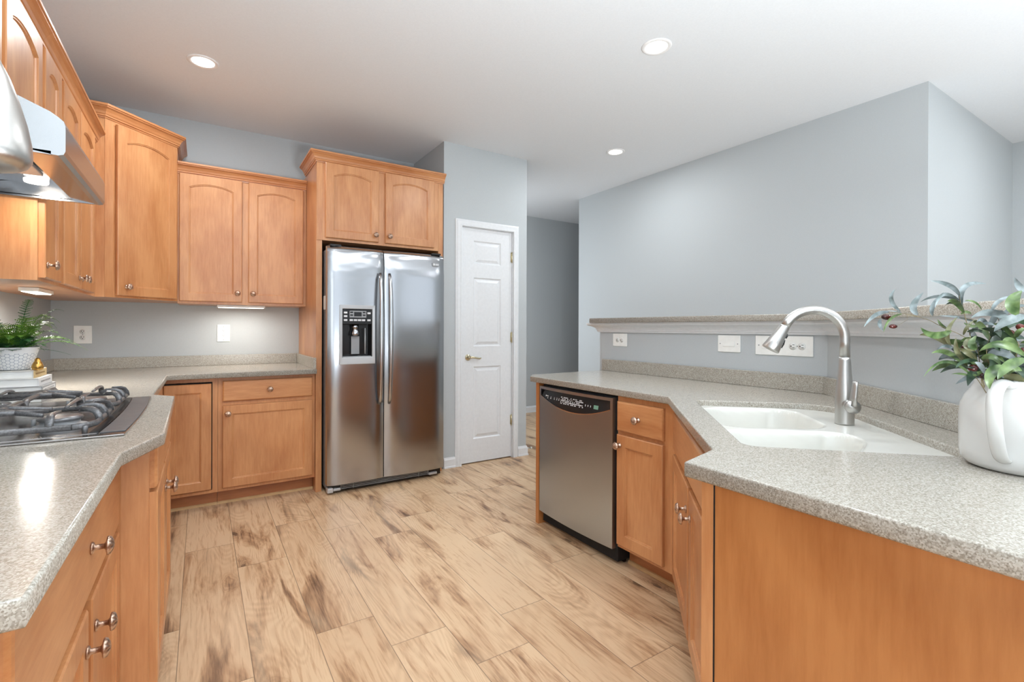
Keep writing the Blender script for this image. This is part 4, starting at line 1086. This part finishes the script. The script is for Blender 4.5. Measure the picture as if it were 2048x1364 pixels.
# ------------------------------------------------------------------ white pitcher with olive branches
PC = Vector((1.497, .279)); pt_ = thing('pitcher', 'white glazed ceramic pitcher with a strap handle on the right worktop', 'pitcher', (PC.x, PC.y, .9005), math.atan2(.10, -.99))
MB().lathe([(0, 0), (.086, 0), (.095, .004), (.103, .014), (.106, .034), (.106, .110), (.104, .134), (.096, .154), (.085, .170), (.080, .180), (.0805, .190), (.079, .1925), (.0765, .190), (.077, .178), (.092, .150), (.100, .120), (.100, .03), (.09, .012), (0, .010)], 56).build('body', 'ceramic', pt_)
hpts = [(.078, 0, .182), (.105, 0, .190), (.132, 0, .184), (.150, 0, .165), (.153, 0, .135), (.146, 0, .095), (.132, 0, .058), (.118, 0, .038), (.104, 0, .030)]
def smooth_path(pts, k=4):
    P = [Vector(p) for p in pts]; out = []
    for i in range(len(P)-1):
        p0, p1, p2, p3 = P[max(i-1, 0)], P[i], P[i+1], P[min(i+2, len(P)-1)]
        for j in range(k):
            t = j/k; out.append(.5*((2*p1)+(-p0+p2)*t+(2*p0-5*p1+4*p2-p3)*t*t+(-p0+3*p1-3*p2+p3)*t**3))
    out.append(P[-1]); return [tuple(p) for p in out]
MB().tube(smooth_path(hpts), .0095, 18, flat=(1.35, .8)).build('handle', 'ceramic', pt_)
M['leaf_s'] = noise_col(base_mat('silvery_leaf', rough=.55), srgb(82, 93, 92), srgb(128, 138, 140), 45, detail=3)
M['leaf_g'] = noise_col(base_mat('olive_leaf', rough=.42), srgb(42, 66, 28), srgb(98, 118, 72), 40, detail=3)
M['leaf_d'] = noise_col(base_mat('dark_olive_leaf', rough=.4), srgb(22, 38, 26), srgb(54, 76, 54), 45, detail=3)
M['leaf_o'] = noise_col(base_mat('brownish_leaf', rough=.45), srgb(84, 82, 50), srgb(118, 120, 88), 40, detail=3)
M['twig'] = noise_col(base_mat('twig', rough=.7), srgb(96, 82, 54), srgb(134, 122, 86), 60)
M['olive'] = noise_col(base_mat('olive_fruit', rough=.12), srgb(26, 7, 8), srgb(80, 26, 18), 35)
LEAVES = [
 ((1.41, 0.472, 1.243), (1.362, 0.473, 1.269), (1.364, 0.466, 1.295), 0.0108, 's', 0.30),
 ((1.414, 0.47, 1.239), (1.394, 0.483, 1.244), (1.396, 0.505, 1.244), 0.0030, 's', 0.00),
 ((1.399, 0.491, 1.241), (1.349, 0.5, 1.234), (1.326, 0.515, 1.205), 0.0110, 's', 0.20),
 ((1.383, 0.501, 1.224), (1.369, 0.499, 1.211), (1.389, 0.498, 1.196), 0.0106, 's', 0.40),
 ((1.414, 0.47, 1.237), (1.353, 0.473, 1.223), (1.329, 0.477, 1.192), 0.0079, 'g', 0.50),
 ((1.421, 0.442, 1.234), (1.413, 0.447, 1.257), (1.457, 0.442, 1.289), 0.0163, 's', 0.20),
 ((1.425, 0.368, 1.265), (1.397, 0.398, 1.275), (1.4, 0.431, 1.263), 0.0096, 's', 0.60),
 ((1.424, 0.368, 1.275), (1.373, 0.372, 1.297), (1.33, 0.393, 1.306), 0.0128, 's', 0.50),
 ((1.429, 0.365, 1.254), (1.441, 0.363, 1.296), (1.515, 0.345, 1.305), 0.0143, 's', 0.40),
 ((1.425, 0.368, 1.265), (1.355, 0.377, 1.276), (1.327, 0.383, 1.246), 0.0112, 's', 0.70),
 ((1.428, 0.366, 1.248), (1.414, 0.375, 1.26), (1.424, 0.392, 1.256), 0.0089, 'd', 0.40),
 ((1.438, 0.419, 1.232), (1.446, 0.42, 1.257), (1.497, 0.416, 1.289), 0.0121, 's', 0.50),
 ((1.448, 0.365, 1.265), (1.46, 0.351, 1.261), (1.494, 0.347, 1.243), 0.0052, 'g', 0.30),
 ((1.444, 0.32, 1.237), (1.465, 0.312, 1.263), (1.533, 0.298, 1.276), 0.0107, 's', 0.50),
 ((1.383, 0.371, 1.197), (1.301, 0.376, 1.188), (1.251, 0.384, 1.204), 0.0172, 'g', 0.10),
 ((1.382, 0.371, 1.164), (1.376, 0.375, 1.195), (1.421, 0.37, 1.229), 0.0109, 'o', 0.40),
 ((1.492, 0.348, 1.212), (1.438, 0.371, 1.227), (1.41, 0.401, 1.231), 0.0060, 's', 0.20),
 ((1.454, 0.396, 1.201), (1.429, 0.401, 1.211), (1.435, 0.409, 1.224), 0.0073, 'g', 0.20),
 ((1.382, 0.277, 1.219), (1.346, 0.3, 1.235), (1.339, 0.328, 1.224), 0.0171, 's', 0.20),
 ((1.35, 0.25, 1.224), (1.327, 0.27, 1.219), (1.337, 0.293, 1.196), 0.0208, 's', 0.20),
 ((1.319, 0.257, 1.229), (1.298, 0.259, 1.253), (1.328, 0.252, 1.275), 0.0237, 'g', 0.10),
 ((1.393, 0.258, 1.278), (1.374, 0.264, 1.286), (1.386, 0.274, 1.306), 0.0142, 's', 0.30),
 ((1.347, 0.251, 1.149), (1.315, 0.278, 1.172), (1.312, 0.309, 1.156), 0.0174, 'g', 0.20),
 ((1.393, 0.364, 1.148), (1.349, 0.369, 1.165), (1.33, 0.381, 1.155), 0.0084, 's', 0.30),
 ((1.387, 0.357, 1.13), (1.315, 0.361, 1.153), (1.271, 0.372, 1.151), 0.0130, 'g', 0.30),
 ((1.403, 0.334, 1.133), (1.379, 0.344, 1.152), (1.382, 0.359, 1.158), 0.0137, 'o', 0.30),
 ((1.39, 0.33, 1.134), (1.334, 0.337, 1.134), (1.312, 0.345, 1.12), 0.0096, 'd', 0.30),
 ((1.385, 0.334, 1.097), (1.297, 0.355, 1.134), (1.243, 0.377, 1.102), 0.0081, 'g', 0.50),
 ((1.385, 0.334, 1.097), (1.345, 0.342, 1.107), (1.331, 0.357, 1.106), 0.0063, 'g', 0.50),
 ((1.296, 0.272, 1.13), (1.25, 0.278, 1.117), (1.249, 0.279, 1.088), 0.0201, 'g', 0.10),
 ((1.319, 0.245, 1.143), (1.264, 0.257, 1.133), (1.247, 0.268, 1.107), 0.0207, 'g', 0.10),
 ((1.412, 0.352, 1.195), (1.404, 0.333, 1.198), (1.424, 0.321, 1.187), 0.0080, 'd', 0.20),
 ((1.386, 0.333, 1.156), (1.367, 0.34, 1.168), (1.392, 0.341, 1.187), 0.0169, 'o', 0.20),
 ((1.394, 0.352, 1.133), (1.368, 0.357, 1.154), (1.379, 0.362, 1.183), 0.0118, 'o', 0.30),
 ((1.376, 0.328, 1.158), (1.36, 0.332, 1.17), (1.389, 0.331, 1.188), 0.0149, 'g', 0.20),
 ((1.407, 0.308, 1.189), (1.389, 0.296, 1.167), (1.412, 0.281, 1.16), 0.0239, 'd', 0.30),
 ((1.388, 0.273, 1.184), (1.365, 0.263, 1.196), (1.376, 0.257, 1.204), 0.0113, 'g', 0.30),
 ((1.44, 0.37, 1.235), (1.445, 0.361, 1.239), (1.474, 0.36, 1.235), 0.0080, 'g', 0.30),
 ((1.42, 0.359, 1.215), (1.417, 0.343, 1.207), (1.441, 0.334, 1.215), 0.0085, 'g', 0.40),
 ((1.449, 0.328, 1.211), (1.419, 0.33, 1.222), (1.416, 0.338, 1.215), 0.0096, 's', 0.40),
 ((1.39, 0.319, 1.107), (1.355, 0.317, 1.127), (1.345, 0.324, 1.132), 0.0110, 's', 0.30),
 ((1.395, 0.316, 1.103), (1.394, 0.305, 1.126), (1.395, 0.316, 1.144), 0.0167, 'd', 0.30),
 ((1.372, 0.319, 1.139), (1.363, 0.301, 1.144), (1.378, 0.291, 1.126), 0.0145, 'g', 0.30),
 ((1.377, 0.268, 1.126), (1.36, 0.255, 1.114), (1.365, 0.252, 1.101), 0.0157, 'd', 0.30),
 ((1.345, 0.276, 1.112), (1.336, 0.265, 1.124), (1.357, 0.257, 1.119), 0.0156, 'g', 0.30),
 ((1.419, 0.36, 1.188), (1.413, 0.351, 1.207), (1.441, 0.345, 1.223), 0.0078, 'o', 0.30),
 ((1.43, 0.305, 1.196), (1.418, 0.289, 1.207), (1.443, 0.273, 1.215), 0.0111, 'd', 0.30),
 ((1.428, 0.318, 1.185), (1.415, 0.308, 1.196), (1.44, 0.299, 1.198), 0.0113, 'd', 0.20),
 ((1.41, 0.33, 1.105), (1.377, 0.333, 1.118), (1.368, 0.345, 1.121), 0.0064, 'd', 0.30),
 ((1.468, 0.293, 1.241), (1.453, 0.296, 1.256), (1.479, 0.298, 1.278), 0.0114, 's', 0.30),
 ((1.421, 0.334, 1.165), (1.422, 0.322, 1.173), (1.449, 0.317, 1.165), 0.0095, 'd', 0.30),
 ((1.45, 0.257, 1.196), (1.465, 0.247, 1.215), (1.513, 0.24, 1.222), 0.0202, 'g', 0.30),
 ((1.447, 0.259, 1.233), (1.472, 0.254, 1.255), (1.533, 0.251, 1.272), 0.0185, 's', 0.30),
 ((1.458, 0.252, 1.16), (1.466, 0.234, 1.169), (1.496, 0.227, 1.151), 0.0200, 'g', 0.30),
 ((1.45, 0.256, 1.142), (1.435, 0.237, 1.134), (1.441, 0.227, 1.112), 0.0197, 'g', 0.30),
 ((1.471, 0.267, 1.261), (1.465, 0.265, 1.279), (1.48, 0.273, 1.303), 0.0168, 'g', 0.30),
]
OLIVES = [
 ((1.37, 0.486, 1.229), 0.0117, 0.0073, 0.10),
 ((1.372, 0.473, 1.207), 0.0100, 0.0056, 0.00),
 ((1.351, 0.38, 1.186), 0.0111, 0.0061, 0.00),
 ((1.396, 0.351, 1.161), 0.0099, 0.0080, -0.50),
 ((1.384, 0.335, 1.118), 0.0105, 0.0082, -0.40),
 ((1.407, 0.284, 1.193), 0.0084, 0.0073, 0.30),
 ((1.383, 0.264, 1.205), 0.0095, 0.0071, 0.50),
 ((1.388, 0.261, 1.16), 0.0063, 0.0053, 0.00),
 ((1.412, 0.328, 1.102), 0.0091, 0.0076, 0.60),
]
STEMS = [
 ([(1.426, 0.331, 1.081), (1.421, 0.334, 1.129), (1.416, 0.337, 1.158), (1.42, 0.359, 1.184), (1.426, 0.403, 1.209), (1.426, 0.427, 1.224), (1.414, 0.47, 1.239), (1.397, 0.505, 1.244)], 0.0009),
 ([(1.43, 0.329, 1.081), (1.43, 0.341, 1.138), (1.429, 0.353, 1.196), (1.432, 0.363, 1.239), (1.427, 0.366, 1.254), (1.423, 0.369, 1.28)], 0.0011),
 ([(1.411, 0.329, 1.082), (1.397, 0.338, 1.105), (1.389, 0.355, 1.133), (1.383, 0.371, 1.161), (1.372, 0.378, 1.17)], 0.0008),
 ([(1.427, 0.426, 1.224), (1.414, 0.458, 1.234), (1.413, 0.459, 1.224), (1.381, 0.467, 1.209)], 0.0004),
 ([(1.435, 0.314, 1.082), (1.435, 0.314, 1.149), (1.454, 0.325, 1.196), (1.472, 0.338, 1.217), (1.437, 0.372, 1.227)], 0.0011),
 ([(1.445, 0.307, 1.082), (1.395, 0.316, 1.14), (1.401, 0.312, 1.185), (1.382, 0.277, 1.219)], 0.0008),
 ([(1.447, 0.294, 1.084), (1.413, 0.28, 1.133), (1.38, 0.266, 1.168), (1.388, 0.273, 1.18)], 0.0008),
 ([(1.448, 0.281, 1.085), (1.442, 0.261, 1.142), (1.447, 0.259, 1.196), (1.443, 0.261, 1.251), (1.405, 0.261, 1.285)], 0.0011),
 ([(1.439, 0.299, 1.084), (1.451, 0.304, 1.158), (1.472, 0.314, 1.215), (1.462, 0.32, 1.238), (1.469, 0.327, 1.235)], 0.0008),
 ([(1.448, 0.281, 1.085), (1.45, 0.256, 1.133), (1.473, 0.242, 1.151)], 0.0008),
]

ob = thing('olive_branches', 'olive branches with grey-green leaves and dark olives standing in the white pitcher', 'plant', (PC.x, PC.y, .92))
OFF = Vector((-PC.x, -PC.y, -.92))
def leaf(mb, b0, m0, t0, w, roll):
    b0, m0, t0 = Vector(b0)+OFF, Vector(m0)+OFF, Vector(t0)+OFF; n = 12; vs = []
    ctrl = m0*2-(b0+t0)*.5
    eye = Vector((0, 0, EYE))+OFF
    for k in range(n+1):
        t = k/n; p = b0*(1-t)**2+ctrl*2*t*(1-t)+t0*t*t
        d = ((ctrl-b0)*(1-t)+(t0-ctrl)*t).normalized(); v = (eye-p).normalized(); s = d.cross(v).normalized(); u_ = s.cross(d)
        s = (s*math.cos(roll)+u_*math.sin(roll)); u_ = s.cross(d)
        ww = w*.5*(math.sin(PI*min(1, (.03+.97*t)**.85))**.8+.02)
        vs += [tuple(p-s*ww+u_*ww*.22), tuple(p-s*ww*.5+u_*ww*.02), tuple(p-u_*ww*.05), tuple(p+s*ww*.5+u_*ww*.02), tuple(p+s*ww+u_*ww*.22)]
    fs = [(5*k+i, 5*k+i+1, 5*k+i+6, 5*k+i+5) for k in range(n) for i in range(4)]
    mb.add(vs, fs, True)
gr_ = {k: MB() for k in 'sgdo'}
random.seed(21)
for pts, r_ in STEMS:                                   # denser foliage low on every stem
    if pts[0][2] > 1.1: continue
    P = [Vector(p) for p in pts]
    for i in range(min(3, len(P)-1)):
        for q in range(4 if i < 2 else 1):
            a = P[i].lerp(P[i+1], random.random())
            if a.z < 1.09: a.z = 1.09+random.uniform(0, .03)
            d = Vector((random.uniform(-1, 1), random.uniform(-1, 1), random.uniform(-.2, .9))).normalized(); L_ = random.uniform(.045, .075)
            m = a+d*L_*.5+Vector((0, 0, .008)); k = random.choice('ddgogs')
            leaf(gr_[k], a, m, a+d*L_-Vector((0, 0, .008)), random.uniform(.011, .017), random.uniform(0, .9))
for b0, m0, t0, w, k, r in LEAVES: leaf(gr_[k], b0, m0, t0, w*.84, r)
for k, nm in (('s', 'silvery_leaves'), ('g', 'green_leaves'), ('d', 'dark_leaves'), ('o', 'brownish_leaves')): gr_[k].build(nm, 'leaf_'+k, ob)
for pts, r in STEMS:
    P = smooth_path([tuple(Vector(p)+OFF) for p in pts], 4)
    if pts[0][2] < 1.1: P = [(random.uniform(-.02, .02), random.uniform(-.02, .02), .0)]+P
    MB().tube(P, [r*(1-.5*i/len(P)) for i in range(len(P))], 8).build('stem', 'twig', ob)
for c, a, b_, an in OLIVES:
    m = T(*(Vector(c)+OFF)) @ Matrix.Rotation(-YAW, 4, 'Z') @ Matrix.Rotation(an, 4, 'Y') @ Matrix.Rotation(PI/2, 4, 'Y')
    pr = [(b_*.95*math.sin(PI*k/14), -a*.95*math.cos(PI*k/14)) for k in range(15)]
    MB().lathe(pr, 20, m).build('olive', 'olive', ob)
